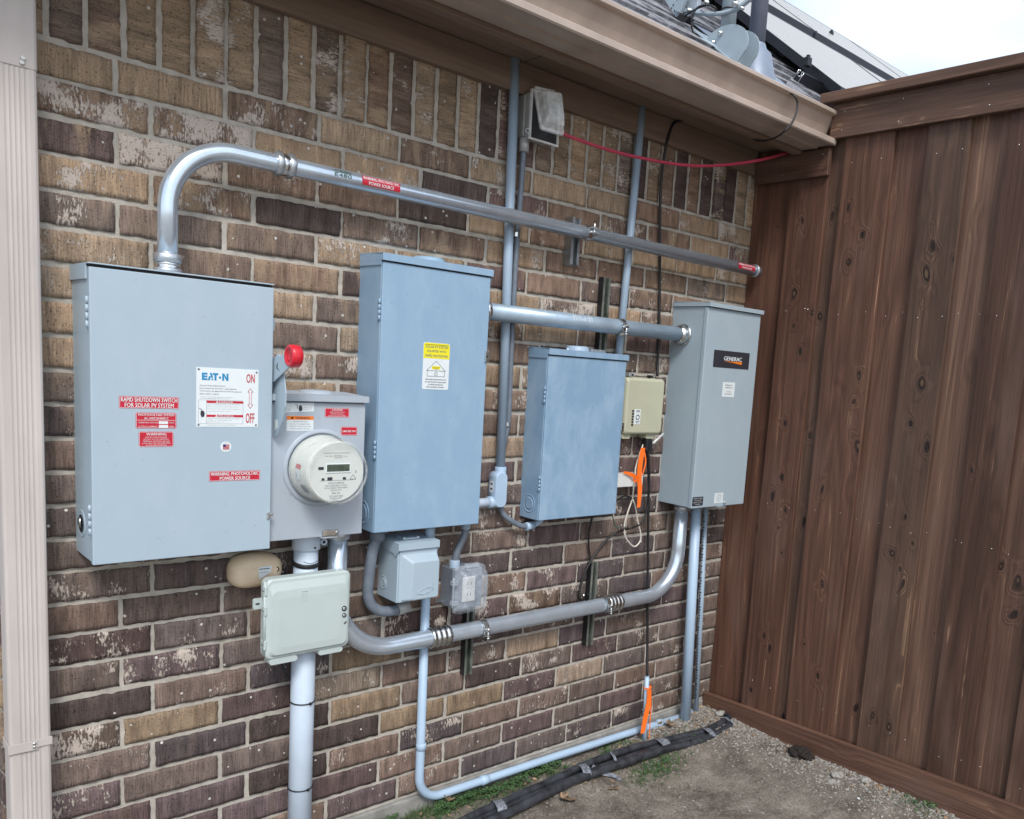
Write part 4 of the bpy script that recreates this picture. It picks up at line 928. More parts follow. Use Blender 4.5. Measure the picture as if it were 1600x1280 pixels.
b = B(['rustcap', 'zinc_dull']); b.box(.492, .535, -.139, -.1310, .974, .990, 0, .003); b.box(.485, .530, -.142, -.120, .969, .9735, 'zinc_dull', .001); b.lathe((.528, -.139, .984), (0, -1, 0), [(.005, 0), (.005, .004), (.002, .005)], 'zinc_dull', 12, False, True); b.build('seal_clasp', ms)
wh = plate('notice_sticker', ms, .381, .4615, 1.2975, 1.3195, .1305, 's_white', items=[('Hazardous voltage', .16, .82, .26, .10, 's_inkg'), ('Keep cover closed', .15, .62, .24, .10, 's_inkg'), ('Do not enter', .14, .42, .22, .10, 's_inkg'), ('Call utility', .14, .22, .2, .10, 's_inkg'), ('Authorized utility', .79, .84, .36, .09, 's_inkg'), ('personnel only may', .79, .66, .36, .09, 's_inkg'), ('break the seal of', .78, .48, .33, .09, 's_inkg'), ('this meter cover', .78, .30, .33, .09, 's_inkg')], label='white sticker with a gloved hand', tilt=R(-3))
b = B(['s_ink']); b.prism([(.424, 1.299), (.430, 1.3005), (.4312, 1.307), (.428, 1.315), (.424, 1.3145), (.4215, 1.307)], -.1320, -.1314); b.tube([(.413, -.1318, 1.3165), (.419, -.1318, 1.314), (.4175, -.1318, 1.309), (.4195, -.1318, 1.3065)], .0006, 0, 6); b.build('hand_print', wh)
plate('notice_sticker', ms, .3915, .4615, 1.2500, 1.2875, .1305, 's_white', items=[('WARNING', .58, .87, .52, .14, 's_ink', .0005), ('POWER SOURCE', .5, .62, .55, .07, 's_inkg'), ('OUTPUT CONNECTION', .5, .46, .72, .07, 's_inkg'), ('DO NOT RELOCATE THIS', .52, .30, .78, .07, 's_inkg'), ('OVERCURRENT DEVICE', .5, .14, .72, .07, 's_inkg')], bars=[(.0, 1., .75, .998, 's_orange'), (.17, .24, .80, .93, 's_yellow')], label='white and orange WARNING sticker', r=.0008)
red('warning_sticker', ms, .4915, .5590, 1.2855, 1.3090, .1305, [('CAUTION', .5, .82, .42, .20, 's_white', .0004), ('DUAL POWER SOURCE', .5, .56, .60, .11, 's_white'), ('SECOND SOURCE IS', .5, .36, .52, .11, 's_white'), ('PHOTOVOLTAIC SYSTEM', .5, .16, .70, .11, 's_white')], label='red CAUTION sticker', r=.0012)
red('warning_sticker', ms, .5370, .5830, 1.2385, 1.2610, .1305, [('LINE SIDE TAP', .5, .48, .78, .22, 's_white', .0005)], label='red LINE SIDE TAP sticker', r=.0015)
mt = thing('electric_meter', 'round glass fronted electric meter with grey digital display', 'electric meter', (.484, -.13, 1.155))
C0 = Vector((.484, 0, 1.155))
b = B(['meterface', 'seam']); b.lathe((C0.x, -.125, C0.z), (0, -1, 0), [(.087, 0), (.087, .008)], 'seam', 56)
b.lathe((C0.x, -.130, C0.z), (0, -1, 0), [(.0835, 0), (.0835, .014), (.0805, .018), (.0775, .080), (.0755, .084)], 0, 56, False, True); b.build('body', mt)
fy = -.2145
b = B(['meterface', 's_inkg', 's_ink', 's_white', 'seam'])
b.lathe((C0.x, fy+.001, C0.z), (0, -1, 0), [(.0745, 0), (.0745, .003), (.0735, .004)], 0, 56, False, True)
y = fy-.0036
b.box(.450, .520, y-.0003, y+.0002, 1.2035, 1.2040, 's_inkg')
for t_, cx, cz, wd, ht in (('CA  TYPE', .462, 1.196, .016, .003), ('METER FORM 2S', .487, 1.1965, .024, .003), ('CL200 240V 3W', .488, 1.192, .022, .0028), ('Kh 7.2', .508, 1.195, .008, .003),
                   ('FOCUS AXR-SD', .484, 1.128, .042, .0042), ('240V CL200 60Hz 1 PH 3W', .484, 1.1215, .058, .0036), ('MICRO ENERGY METER SERIES', .484, 1.1155, .062, .003), ('SEALED 2014', .484, 1.110, .030, .0026), ('Elec Co', .484, 1.103, .020, .005), ('137 632 930', .484, 1.0945, .036, .0042), ('METER NO. 00412', .484, 1.089, .030, .003), ('TESTED', .482, 1.084, .016, .0024)):
    text(b, t_, cx, cz, wd, ht, y-.0003, 's_inkg')
b.box(.440, .530, y-.0002, y+.0002, 1.1345, 1.1349, 's_inkg')
for cx, cz, w_, h_ in ((.4485, 1.1385, .007, .005), (.4665, 1.1390, .013, .008), (.5055, 1.1390, .008, .006), (.4425, 1.166, .014, .007), (.5365, 1.155, .0012, .007)): b.box(cx-w_/2, cx+w_/2, y-.0006, y+.0002, cz-h_/2, cz+h_/2, 's_ink', .0002)
for a, c in (((.521, 1.136), (.537, 1.136)), ((.537, 1.136), (.529, 1.148)), ((.529, 1.148), (.521, 1.136))): b.tube([(a[0], y, a[1]), (c[0], y, c[1])], .0004, 's_inkg', 6)
b.build('face', mt)
b = B(['s_white', 'lcd', 's_ink']); b.box(.4545, .5215, y-.0012, y+.0002, 1.1535, 1.1775, 's_white', .001); b.box(.4575, .5185, y-.0016, y+.0002, 1.1570, 1.1750, 'lcd', .0004)
text(b, '0', .464, 1.166, .005, .010, y-.0019, 's_ink'); text(b, '11108', .488, 1.166, .028, .010, y-.0019, 's_ink'); text(b, 'kWh', .511, 1.163, .009, .004, y-.0019, 's_ink'); b.build('display', mt)
def side_patch(b, a0, a1, y0, y1, r, k):
    lo = [[(C0.x+r*math.cos(R(a0+(a1-a0)*i/6)), yy_, C0.z+r*math.sin(R(a0+(a1-a0)*i/6))) for i in range(7)] for yy_ in (y0, y1)]
    for i in range(6): b.face([lo[0][i], lo[0][i+1], lo[1][i+1], lo[1][i]], k)
b = B(['s_white', 's_red', 's_inkg', 'boxdark']); side_patch(b, 168, 176, -.160, -.186, .0806, 's_red'); side_patch(b, 177, 197, -.158, -.186, .0806, 's_white'); side_patch(b, 182, 192, -.162, -.165, .0809, 's_inkg'); side_patch(b, 205, 222, -.170, -.196, .0806, 'boxdark'); b.build('side_stickers', mt)
b = B(['meterglass']); b.lathe((C0.x, -.139, C0.z), (0, -1, 0), [(.0875, 0), (.0875, .010), (.0845, .014), (.0815, .086), (.079, .091), (.0745, .093), (.0735, .090)], 0, 64); b.build('glass_cover', mt)

# ---------------------------------------------------------------- tall panel
t = thing('breaker_panel', 'tall narrow blue grey breaker panel with a yellow solar sticker', 'breaker panel', (.82, 0, .966))
pan_box(t, .648, 1.000, .966, 1.722, .120, 'box2')
b = B(['box2']); b.lathe((.826, -.055, 1.719), (0, 0, 1), [(.048, 0), (.045, .010), (.038, .014), (.0001, .014)], 0, 32); b.build('top_hub', t)
for za, zb in ((1.543, 1.600), (1.170, 1.222)): hinge(t, .6475, -.116, za, zb, 'box2', .014)
b = B(['box2']); side_disc(b, .648, -.055, 1.015, [(.034, 0), (.034, .0012), (.031, .0014), (.030, .0002), (.020, .0002), (.020, .0012), (.018, .0012), (.017, .0003)]); b.build('knockout', t)
b = B(['zinc', 'seam']); b.box(.990, 1.0035, -.1255, -.1210, 1.452, 1.486, 0, .001); b.box(1.0005, 1.006, -.121, -.110, 1.458, 1.482, 0, .001); b.lathe((.996, -.1256, 1.469), (0, -1, 0), [(.003, 0), (.003, .0006)], 'seam', 10, False, True); b.build('latch', t)
st = plate('solar_sticker', t, .7815, .8675, 1.3665, 1.4960, .1205, 's_white', items=[('SOLAR PV SYSTEM', .5, .915, .84, .055, 's_inkg', .0006), ('EQUIPPED WITH', .5, .82, .72, .055, 's_inkg', .0006), ('RAPID SHUTDOWN', .5, .725, .84, .055, 's_inkg', .0006),
    ('SOLAR ELECTRIC', .5, .480, .28, .018, 's_ink'), ('PV PANELS', .5, .452, .20, .018, 's_ink'), ('TURN RAPID SHUTDOWN SWITCH TO', .5, .215, .80, .026, 's_ink', .0002), ('THE "OFF" POSITION TO SHUT DOWN', .5, .160, .80, .026, 's_ink', .0002), ('PV SYSTEM AND REDUCE', .5, .105, .56, .026, 's_ink', .0002), ('SHOCK HAZARD IN THE ARRAY', .5, .052, .68, .026, 's_ink', .0002)],
    bars=[(0.004, .996, .665, .965, 's_yellow'), (.04, .96, .955, .996, 's_yellow'), (.34, .66, .435, .505, 's_yellow')], r=.005, label='yellow and white sticker reading SOLAR PV SYSTEM EQUIPPED WITH RAPID SHUTDOWN')
b = B(['s_inkg'])
def ln_(pts):
    q = [(.7815+.086*a, -.1215, 1.3665+.1295*c) for a, c in pts]
    for i in range(len(q)-1): b.tube([q[i], q[i+1]], .0005, 0, 6)
ln_([(.14, .405), (.5, .615), (.86, .405), (.14, .405)]); ln_([(.17, .405), (.17, .285), (.83, .285), (.83, .405)]); ln_([(.5, .435), (.5, .36)]); ln_([(.45, .31), (.45, .36), (.55, .36), (.55, .31), (.45, .31)]); b.build('house_drawing', st)

# ---------------------------------------------------------------- small panel
t = thing('breaker_panel', 'shorter smeared blue grey breaker panel left of the beige box', 'breaker panel', (1.43, 0, .953))
pan_box(t, 1.253, 1.606, .953, 1.513, .100, 'box3')
b = B(['pvc', 'zinc_dull']); b.lathe((1.418, -.05, 1.510), (0, 0, 1), [(.040, 0), (.038, .012), (.033, .016), (.0001, .016)], 0, 32); b.box(1.465, 1.53, -.07, -.03, 1.511, 1.520, 'zinc_dull', .002); b.lathe((1.375, -.05, 1.510), (0, 0, 1), [(.005, 0), (.005, .006), (.001, .007)], 'zinc_dull', 8); b.build('top_hub', t)
for za, zb in ((1.335, 1.389), (1.050, 1.100)): hinge(t, 1.2525, -.096, za, zb, 'box3', .016)
b = B(['box3']); side_disc(b, 1.253, -.045, 1.003, [(.030, 0), (.030, .0012), (.028, .0014), (.027, .0002), (.018, .0002), (.018, .0012), (.016, .0012), (.015, .0003)]); b.build('knockout', t)
b = B(['zinc', 'seam']); b.box(1.598, 1.610, -.106, -.1012, 1.245, 1.277, 0, .001); b.lathe((1.605, -.1061, 1.260), (0, -1, 0), [(.003, 0), (.003, .0006)], 'seam', 10, False, True); b.build('latch', t)

# ---------------------------------------------------------------- transfer switch
t = thing('transfer_switch_box', 'tall deep pale grey box with a black maker badge beside the fence', 'switch box', (2.1, 0, .962))
b = B(['box4']); b.box(1.938, 2.254, -.150, .006, .964, 1.708, 0, .002); b.build('enclosure', t)
b = B(['box4']); b.box(1.935, 2.257, -.170, -.151, .962, 1.7065, 0, .003, 3); b.build('door', t)
b = B(['box4']); P = [(0, 1.727), (-.180, 1.723), (-.180, 1.708), (-.178, 1.708), (-.178, 1.721), (0, 1.725)]
b.rings([[(1.932, y_, z_) for y_, z_ in P], [(2.260, y_, z_) for y_, z_ in P]], 0, True, True, smooth=False)
for xx in (1.932, 2.2585): b.box(xx, xx+.0015, -.178, -.001, 1.708, 1.7225, 0)
b.build('rain_hood', t)
bd = plate('maker_badge', t, 1.9885, 2.2065, 1.4925, 1.5560, .170, 's_ink', items=[('GENERAC', .53, .56, .50, .24, 's_white', .0022), ('R', .945, .06, .01, .03, 's_inkg')], r=.004)
b = B(['s_orange']); b.prism([(2.050, 1.5165), (2.160, 1.5195), (2.160, 1.5085), (2.105, 1.5135)], -.1719, -.1707); b.build('swoosh', bd)
plate('notice_sticker', t, 2.0575, 2.1310, 1.3845, 1.4400, .170, 's_white', items=[('EMERGENCY', .5, .80, .62, .09, 's_inkg'), ('GENERATOR', .5, .64, .60, .09, 's_inkg'), ('AUTO', .5, .36, .36, .09, 's_inkg'), ('DISCONNECT', .5, .20, .62, .09, 's_inkg')], r=.001, label='small white sticker')
plate('notice_sticker', t, 1.9370, 1.9995, .9715, 1.0060, .170, 's_ink', items=[('GENERATOR TRANSFER', .5, .82, .82, .10, 's_white'), ('SWITCH 200 AMP', .5, .60, .60, .10, 's_white'), ('NORMAL UTILITY SUPPLY', .5, .38, .84, .10, 's_white'), ('CONNECTED', .5, .17, .50, .10, 's_white')], r=.001, label='small black sticker at the bottom corner')
plate('notice_sticker', t, 2.0680, 2.1195, .9755, 1.0145, .170, 's_white', items=[('THIS PANEL', .5, .86, .6, .07, 's_inkg'), ('MUST REMAIN', .5, .72, .7, .07, 's_inkg'), ('CLOSED WHILE', .5, .58, .72, .07, 's_inkg'), ('ENERGIZED BY', .5, .44, .7, .07, 's_inkg'), ('GENERATOR', .5, .30, .62, .07, 's_inkg'), ('SERVICE', .5, .16, .5, .07, 's_inkg')], r=.001, label='small white sticker at the bottom edge')
b = B(['zinc_dull']); b.box(2.085, 2.135, -.176, -.162, .957, .962, 0, .001); b.lathe((2.128, -.1705, .976), (0, -1, 0), [(.005, 0), (.005, .008), (.003, .009)], 0, 12, False, True); b.build('latch', t)

# ---------------------------------------------------------------- conduits
def nut(b, c, ax, r, h, k, hexa=True):
    c = Vector(c); ax = Vector(ax).normalized(); b.lathe(c, ax, [(r*.9, 0), (r, .0015), (r, h-.0015), (r*.9, h)], k, 6 if hexa else 28, True, True)
r1 = .0215; P0 = A(262, 380, .075); zt = 1.893
t = thing('steel_conduit', 'shiny steel conduit arching out of the safety switch and running across to the fence', 'conduit', (P0.x, -.075, 1.60))
path = fillet([(P0.x, -.075, 1.595), (P0.x, -.075, zt+.001), (2.345, -.070, zt-.008)], .168, 20)
b = B(['emt']); b.tube(path, r1, 0, 32); tube_ = b.build('tube', t)
b = B(['zinc_dull', 'zinc'])
nut(b, (P0.x, -.075, 1.602), (0, 0, 1), .029, .012, 'zinc_dull', False); b.lathe((P0.x, -.075, 1.614), (0, 0, 1), [(.0265, 0), (.0265, .004), (.025, .006), (.0265, .008), (.0265, .011), (.0235, .012)], 'zinc', 28); nut(b, (P0.x, -.075, 1.626), (0, 0, 1), .030, .020, 'zinc_dull'); b.build('connector', t)
cx = A(444, 254, .075).x
b = B(['zinc_dull', 'zinc']); nut(b, (cx-.024, -.075, zt), (1, 0, 0), .030, .017, 'zinc_dull'); b.lathe((cx-.007, -.075, zt), (1, 0, 0), [(.025, 0), (.0265, .002), (.025, .004), (.0265, .006), (.025, .008), (.025, .013)], 'zinc', 28); nut(b, (cx+.006, -.075, zt), (1, 0, 0), .030, .017, 'zinc_dull'); b.build('coupling', t)
def wrap(name, parent, xa, xb, cy, cz, r, a0, a1, k, items):
    """sticker curled round a tube lying along x; angle 0 faces the camera side (-y), positive is up"""
    b = B([k]); n = 10; q = r+.0005
    f = lambda x, a, l=0.: (x, cy-(q+l)*math.cos(a), cz+(q+l)*math.sin(a))
    for i in range(n):
        p, s = R(a0+(a1-a0)*i/n), R(a0+(a1-a0)*(i+1)/n); b.face([f(xa, p), f(xb, p), f(xb, s), f(xa, s)], k)
    for body, fx_, fa, fw, fh, ink in items:
        xc = xa+(xb-xa)*fx_; ac = a0+(a1-a0)*fa; H = R(a1-a0)*q
        text(b, body, xc, 0, (xb-xa)*fw, H*fh, 0, ink, f=lambda X, Z: f(X, R(ac)+Z/q, .0006), bold=.0006)
    return b.build(name, parent)
wrap('warning_sticker', tube_, .596, .706, -.074, zt-.0005, r1, -22, 42, 's_red', [('WARNING: PHOTOVOLTAIC', .5, .74, .95, .34, 's_white'), ('POWER SOURCE', .5, .26, .66, .34, 's_white')])
wrap('warning_sticker', tube_, 2.190, 2.296, -.0705, zt-.0065, r1, -20, 40, 's_red', [('WARNING: PHOTOVOLTAIC', .5, .74, .93, .30, 's_white'), ('POWER SOURCE', .5, .26, .6, .30, 's_white')])
b = B(['s_green'])
for body, ac in (('CRIES', 32), ('E480', 5)):
    q = r1; text(b, body, .543, 0, .046, .0085, 0, 's_green', f=lambda X, Z: (X, -.0745-(q+.0006)*math.cos(R(ac)+Z/q), zt+(q+.0006)*math.sin(R(ac)+Z/q)), bold=.0004)
b.build('stamp', tube_)
b = B(['zinc_dull']); nut(b, (2.318, -.0702, zt-.0075), (1, 0, 0), .0245, .010, 'zinc_dull', False); b.build('end_bushing', t)

t = thing('steel_conduit', 'thick grey conduit running level from the tall panel to the box by the fence', 'conduit', (1.0, -.06, 1.604))
r2 = .026
b = B(['emt_dull', 's_white']); b.tube([(1.02, -.06, 1.604), (1.93, -.06, 1.604)], r2, 0, 36)
for body, ac in (('EMT 2 IN', 38), ('LISTED E2', 16)): text(b, body, 1.405, 0, .085, .008, 0, 's_white', f=lambda X, Z: (X, -.06-(r2+.0005)*math.cos(R(ac)+Z/r2), 1.604+(r2+.0005)*math.sin(R(ac)+Z/r2)))
b.build('tube', t)
for xa, s in ((1.002, 1), (1.9375, -1)):
    b = B(['zinc']); n_ = (s, 0, 0); nut(b, (xa, -.06, 1.604), n_, .039, .008, 'zinc', False); b.lathe((xa+s*.008, -.06, 1.604), n_, [(.034, 0), (.036, .003), (.033, .007), (.035, .012), (.034, .020), (.031, .024), (.0275, .028)], 'zinc', 32); nut(b, (xa+s*.014, -.06, 1.604), n_, .0375, .010, 'zinc'); b.build('connector', t)

xl = A(527, 880, .06).x; xr = A(1064, 810, .06).x; zl = .611; r3 = .0262
t = thing('steel_conduit', 'thick steel conduit sweeping in a U below the panels, from meter box to fence box', 'conduit', (xl, -.06, .97))
path = fillet([(xl, -.06, .970), (xl, -.06, zl+.001), (xr, -.06, zl-.002), (xr, -.06, .958)], .225, 20)
b = B(['emt']); b.tube(path, r3, 0, 36); b.build('tube', t)
b = B(['zinc_dull']); nut(b, (xl, -.06, .947), (0, 0, 1), .032, .026, 'zinc_dull', False); b.build('top_connector', t)
b = B(['zinc_dull', 'zinc']); nut(b, (xr, -.06, .935), (0, 0, 1), .033, .018, 'zinc_dull'); nut(b, (xr, -.06, .954), (0, 0, 1), .028, .010, 'zinc', False); b.build('connector', t)
for px in (685, 957):
    cx = A(px, 990 if px < 800 else 942, .06).x; b = B(['zinc', 'seam'])
    pr_ = [(.027, -.034)]
    for i in range(4): pr_ += [(.0315, -.034+i*.018+.001), (.0325, -.034+i*.018+.006), (.0315, -.034+i*.018+.011), (.0280, -.034+i*.018+.0135)]
    b.lathe((cx, -.06, zl), (1, 0, 0), pr_+[(.027, .038)], 'zinc', 36); b.build('coupling', t)
def clamp(label, x, cy, cz, r, drop=True):
    b = B(['zinc', 'zinc_dull']); n = 18
    for s, e in ((-100, 100),):
        pts = [(cy-(r+.002)*math.cos(R(a)), cz+(r+.002)*math.sin(R(a))) for a in (s+(e-s)*i/n for i in range(n+1))]
        o = [[(xx, y_, z_) for y_, z_ in pts] for xx in (x-.010, x+.010)]; p2 = [(cy-(r+.004)*math.cos(R(a)), cz+(r+.004)*math.sin(R(a))) for a in (s+(e-s)*i/n for i in range(n+1))]
        ring0 = [(x-.010, y_, z_) for y_, z_ in pts+p2[::-1]]; ring1 = [(x+.010, y_, z_) for y_, z_ in pts+p2[::-1]]
        b.rings([ring0, ring1], 'zinc', True, True, smooth=False)
    if drop:
        b.box(x-.008, x+.008, cy-r-.016, cy-r-.003, cz-.020, cz-.016, 'zinc', .0008); b.box(x-.008, x+.008, cy-r-.016, cy-r-.003, cz-.002, cz+.002, 'zinc', .0008)
        b.cyl((x, cy-r-.011, cz-.045), (x, cy-r-.011, cz+.010), .0032, 'zinc', 10); nut(b, (x, cy-r-.011, cz-.026), (0, 0, 1), .0075, .005, 'zinc'); nut(b, (x, cy-r-.011, cz+.003), (0, 0, 1), .0075, .005, 'zinc')
    return tag(b.build('pipe_clamp'), label, 'clamp', 'clamps holding conduits to the struts')
clamp('bolted clamp on the shiny top conduit', 1.402, -.072, 1.889, r1+.001, False)
b = B(['zinc', 'zinc_dull'])
p = Vector((1.402, -.072-r1-.004, 1.893)); b.box(p.x-.004, p.x+.026, p.y-.012, p.y+.004, p.z-.006, p.z-.003, 'zinc_dull', .0008); b.box(p.x-.004, p.x+.022, p.y-.010, p.y+.004, p.z+.010, p.z+.013, 'zinc_dull', .0008); b.cyl((p.x+.010, p.y-.004, p.z-.010), (p.x+.010, p.y-.004, p.z+.034), .0028, 'zinc', 10); nut(b, (p.x+.010, p.y-.004, p.z-.003), (0, 0, 1), .007, .005, 'zinc')
o = b.build('clamp_bolt'); o.parent = bpy.data.objects['pipe_clamp']
clamp('bolted clamp on the level conduit right of the small panel', A(967, 512, .06).x, -.06, 1.604, r2+.001)
clamp('bolted clamp on the U conduit below the clear outlet cover', A(752, 983, .06).x, -.06, zl, r3+.001)
clamp('bolted clamp on the U conduit left of its far coupling', A(944, 945, .06).x, -.06, zl, r3+.001)
def strut(label, x0, x1, z0, z1, d, k, kside):
    b = B([k, kside, 'seam']); t_ = .0025
    b.box(x0, x0+t_, -d, -.001, z0, z1, kside, .0005); b.box(x1-t_, x1, -d, -.001, z0, z1, k, .0005); b.box(x0+t_, x1-t_, -.0035, -.001, z0, z1, k)
    w_ = (x1-x0)*.26
    b.box(x0, x0+w_, -d-t_, -d, z0, z1, k, .0005); b.box(x1-w_, x1, -d-t_, -d, z0, z1, k, .0005); b.box(x0+w_-t_, x0+w_, -d, -d+.008, z0, z1, k); b.box(x1-w_, x1-w_+t_, -d, -d+.008, z0, z1, k)
    return tag(b.build('strut_channel'), label, 'strut', 'struts screwed to the brick wall')
strut('short bright steel strut behind the top conduit', 1.372, 1.409, 1.787, 1.937, .038, 'strut', 'strut')
strut('tall dark green edged strut above the small panel', 1.541, 1.575, 1.40, 1.768, .024, 'steel_green', 'black')
sc = strut('black strut below the clear outlet cover', 1.041, 1.071, .447, .700, .024, 'steel_green', 'black')
strut('green and black strut under the small panel, crossed by the U conduit', 1.578, 1.611, .450, .760, .024, 'steel_green', 'black')
b = B(['zinc']); b.lathe((1.056, -.005, .515), (0, -1, 0), [(.007, 0), (.007, .004), (.003, .005)], 0, 6, False, True); o = b.build('screw'); o.parent = sc

def pipe(label, pts, r, k, fr=.05, name='plastic_conduit', cat='conduit', seg=24, group=None, fit=()):
    P = fillet(pts, fr, 14) if len(pts) > 2 else [Vector(v) for v in pts]
    b = B([k]); b.tube(P, r, k, seg)
    if not fit: return tag(b.build(name), label, cat, group)
    t_ = thing(name, label, cat, tuple(P[0]), group); b.build('tube', t_)
    for (c, ax, rr_, h, kk) in fit:
        q = B([kk]); q.lathe(c, ax, [(r, 0), (rr_, .001), (rr_, h-.002), (r, h)], kk, seg); q.build('collar', t_)
    return t_
pa = A(805, 88, .022); pb = A(781.5, 735, .022)
pipe('grey plastic conduit from the eave down between the two breaker panels', [(pa.x, -.022, 2.354), (pb.x, -.024, 1.08)], .0146, 'pvc')
LBx0, LBx1 = 1.112, 1.158
t = thing('conduit_elbow_fitting', 'rounded pale grey plastic elbow body at the foot of the eave conduit', 'fitting', (1.135, -.03, 1.0))
b = B(['pvc_pale']); b.rr([(LBx0+.006, LBx1-.006, 1.002, 1.104, .014, -.004), (LBx0, LBx1, .996, 1.110, .018, -.008), (LBx0, LBx1, .996, 1.110, .018, -.044), (LBx0+.003, LBx1-.003, .999, 1.107, .016, -.049)], 0, smooth=True); b.build('body', t)
b = B(['pvc_pale']); b.lathe((pb.x, -.024, 1.105), (0, 0, 1), [(.0185, 0), (.0185, .018), (.0175, .020), (.0148, .020)], 0, 24); b.build('collar', t); b = B(['pvc_pale']); b.lathe((LBx0+.004, -.028, 1.012), (-1, 0, 0), [(.019, 0), (.019, .018), (.0155, .019)], 0, 24); b.build('collar', t)
b = B(['s_white', 's_ink']); b.box(LBx0-.0006, LBx0, -.034, -.016, 1.044, 1.080, 's_white')
for zz in (1.074, 1.058): b.box(LBx0-.0010, LBx0-.0003, -.030, -.020, zz-.006, zz, 's_ink')
b.build('sticker', t)
pipe('short white plastic nipple from the tall panel to the elbow body', [(.999, -.028, 1.012), (1.108, -.028, 1.012)], .0150, 'pvc_white')
pc_ = A(1004, 163, .022); pd = A(968, 545, .022)
pipe('grey plastic conduit from the eave passing behind the small panel', [(pc_.x, -.022, 2.354), (pd.x-.008, -.022, 1.30)], .0134, 'pvc')
def ribs(b, pts, r, k, step=.005, amp=.0009):
    P = smooth_path(pts, 1) if False else pts; D_ = [0]
    for a, c in zip(P, P[1:]): D_.append(D_[-1]+(Vector(c)-Vector(a)).length)
    L = D_[-1]; n = int(L/step*2); Q = []; j = 0
    for i in range(n+1):
        s = L*i/n
        while j < len(P)-2 and D_[j+1] < s: j += 1
        f = (s-D_[j])/max(1e-9, D_[j+1]-D_[j]); Q.append(Vector(P[j]).lerp(Vector(P[j+1]), f))
    cnt = [0]
    def rf(u): return r+amp*(1 if round(u*n) % 2 else -1)
    b.tube(Q, r, k, 16, rfun=rf)
fc = [A(818, 233, .022), A(812, 320, .018), A(806, 400, .018), A(799, 540, .018), A(796, 620, .017), A(793, 664, .016), A(786, 700, .016), A(778, 745, .014), A(780, 775, .014), A(784.5, 800, .020), A(796, 812, .028), A(812, 821, .032), A(824, 823, .034)]
t = thing('flexible_conduit', 'thin grey flexible conduit running down from the outlet under the eave', 'conduit', tuple(fc[0]))
b = B(['flex']); ribs(b, smooth_path(fc, 5), .0090, 'flex', .006, .0003); b.build('tube', t)
b = B(['pvc_pale']); q = A(822, 823, .034); b.cyl((q.x-.002, q.y, q.z), (q.x+.030, q.y, q.z+.003), .0135, 0, 20); b.tube(smooth_path([(q.x+.03, q.y, q.z+.003), (q.x+.055, q.y, q.z+.012), (q.x+.068, q.y, q.z+.03)]), .0095, 0, 16); b.build('elbow_connector', t)
b = B(['boxcast']); q = A(819, 222, .024); b.cyl((q.x, -.024, q.z-.030), (q.x, -.024, 2.137), .0155, 0, 20); b.build('top_connector', t)
for i, (px, py) in enumerate(((806, 367), (792, 663))):
    q = A(px, py, .018); b = B(['zinc']); b.lathe((q.x, -.018, q.z-.006), (0, 0, 1), [(.0108, 0), (.0108, .013)], 0, 20); b.box(q.x+.008, q.x+.026, -.004, -.002, q.z-.006, q.z+.007, 0, .0006) if i else b.box(q.x-.024, q.x-.008, -.004, -.002, q.z-.006, q.z+.007, 0, .0006); b.build('strap', t)
f1_ = [A(589, 838, .05), A(582, 862, .05), A(576.5, 900, .045), A(574.5, 925, .04), A(578, 942, .038), A(588, 952, .038), A(602, 955.5, .04), A(622, 953, .045)]
t = thing('flexible_conduit', 'thick dark grey flexible conduit curling from the tall panel under the inlet box', 'conduit', tuple(f1_[0]))
b = B(['flex']); ribs(b, smooth_path([f1_[0]+Vector((0, 0, .02))]+f1_, 6), .0155, 'flex', .007, .0004); b.build('tube', t)
b = B(['flex']); q = f1_[0]; b.lathe((q.x+.001, q.y, q.z-.014), (0, 0, 1), [(.0160, 0), (.0215, .003), (.0225, .034), (.018, .036)], 0, 24); b.build('top_connector', t)
b = B(['boxcast']); q = f1_[-1]; b.cyl((q.x-.002, q.y, q.z), (q.x+.035, q.y, q.z+.006), .0165, 0, 20); b.build('end_connector', t)
f2_ = [A(728, 824, .045), A(725, 838, .045), A(716, 858, .043), A(711.5, 872, .04), A(710, 886, .038)]
t = thing('flexible_conduit', 'short grey flexible conduit from the tall panel to the clear covered outlet', 'conduit', tuple(f2_[0]))
b = B(['flex']); ribs(b, smooth_path(f2_, 6), .0110, 'flex', .006, .0003); b.build('tube', t)
b = B(['pvc']); b.lathe((f2_[0].x, f2_[0].y, f2_[0].z-.006), (0, 0, 1), [(.0115, 0), (.0135, .002), (.0135, .014), (.0160, .016), (.0160, .026)], 0, 20); q = f2_[-1]; b.lathe((q.x, q.y, .814), (0, 0, 1), [(.0165, 0), (.0165, .024), (.0150, .026), (.0115, .027)], 0, 20); b.build('connectors', t)
q = A(672, 830, .06); pipe('short pale plastic nipple between the tall panel and the inlet box', [(q.x, -.06, .97), (q.x, -.06, .915)], .0150, 'pvc')
q0 = A(661, 945, .022); q1 = A(656, 1185, .022)
wa, wb = A(751, 1220.5, .024), A(860, 1184.5, .024); kz = wa.z+(q1.x-wa.x)*(wb.z-wa.z)/(wb.x-wa.x)
LP = [(q0.x+.003, -.030, .77), (q1.x, -.025, kz)]+[tuple(A(px, py, .024)) for px, py in ((860, 1184.5), (1000, 1140), (1110, 1106))]
t = pipe('slim grey plastic conduit bent along the foot of the wall', LP, .0138, 'pvc_pale', .085, fit=[((q1.x, -.026, .236), (0, 0, 1), .0165, .024, 'pvc_pale')])
for px, py in ((751, 1220.5), (1026, 1131.5)):
    c = A(px, py, .024); d_ = (A(1000, 1140, .024)-A(860, 1184.5, .024)).normalized(); b = B(['pvc_pale']); b.lathe(c, d_, [(.0140, 0), (.0165, .001), (.0165, .030), (.0140, .031)], 0, 22); b.build('collar', t)
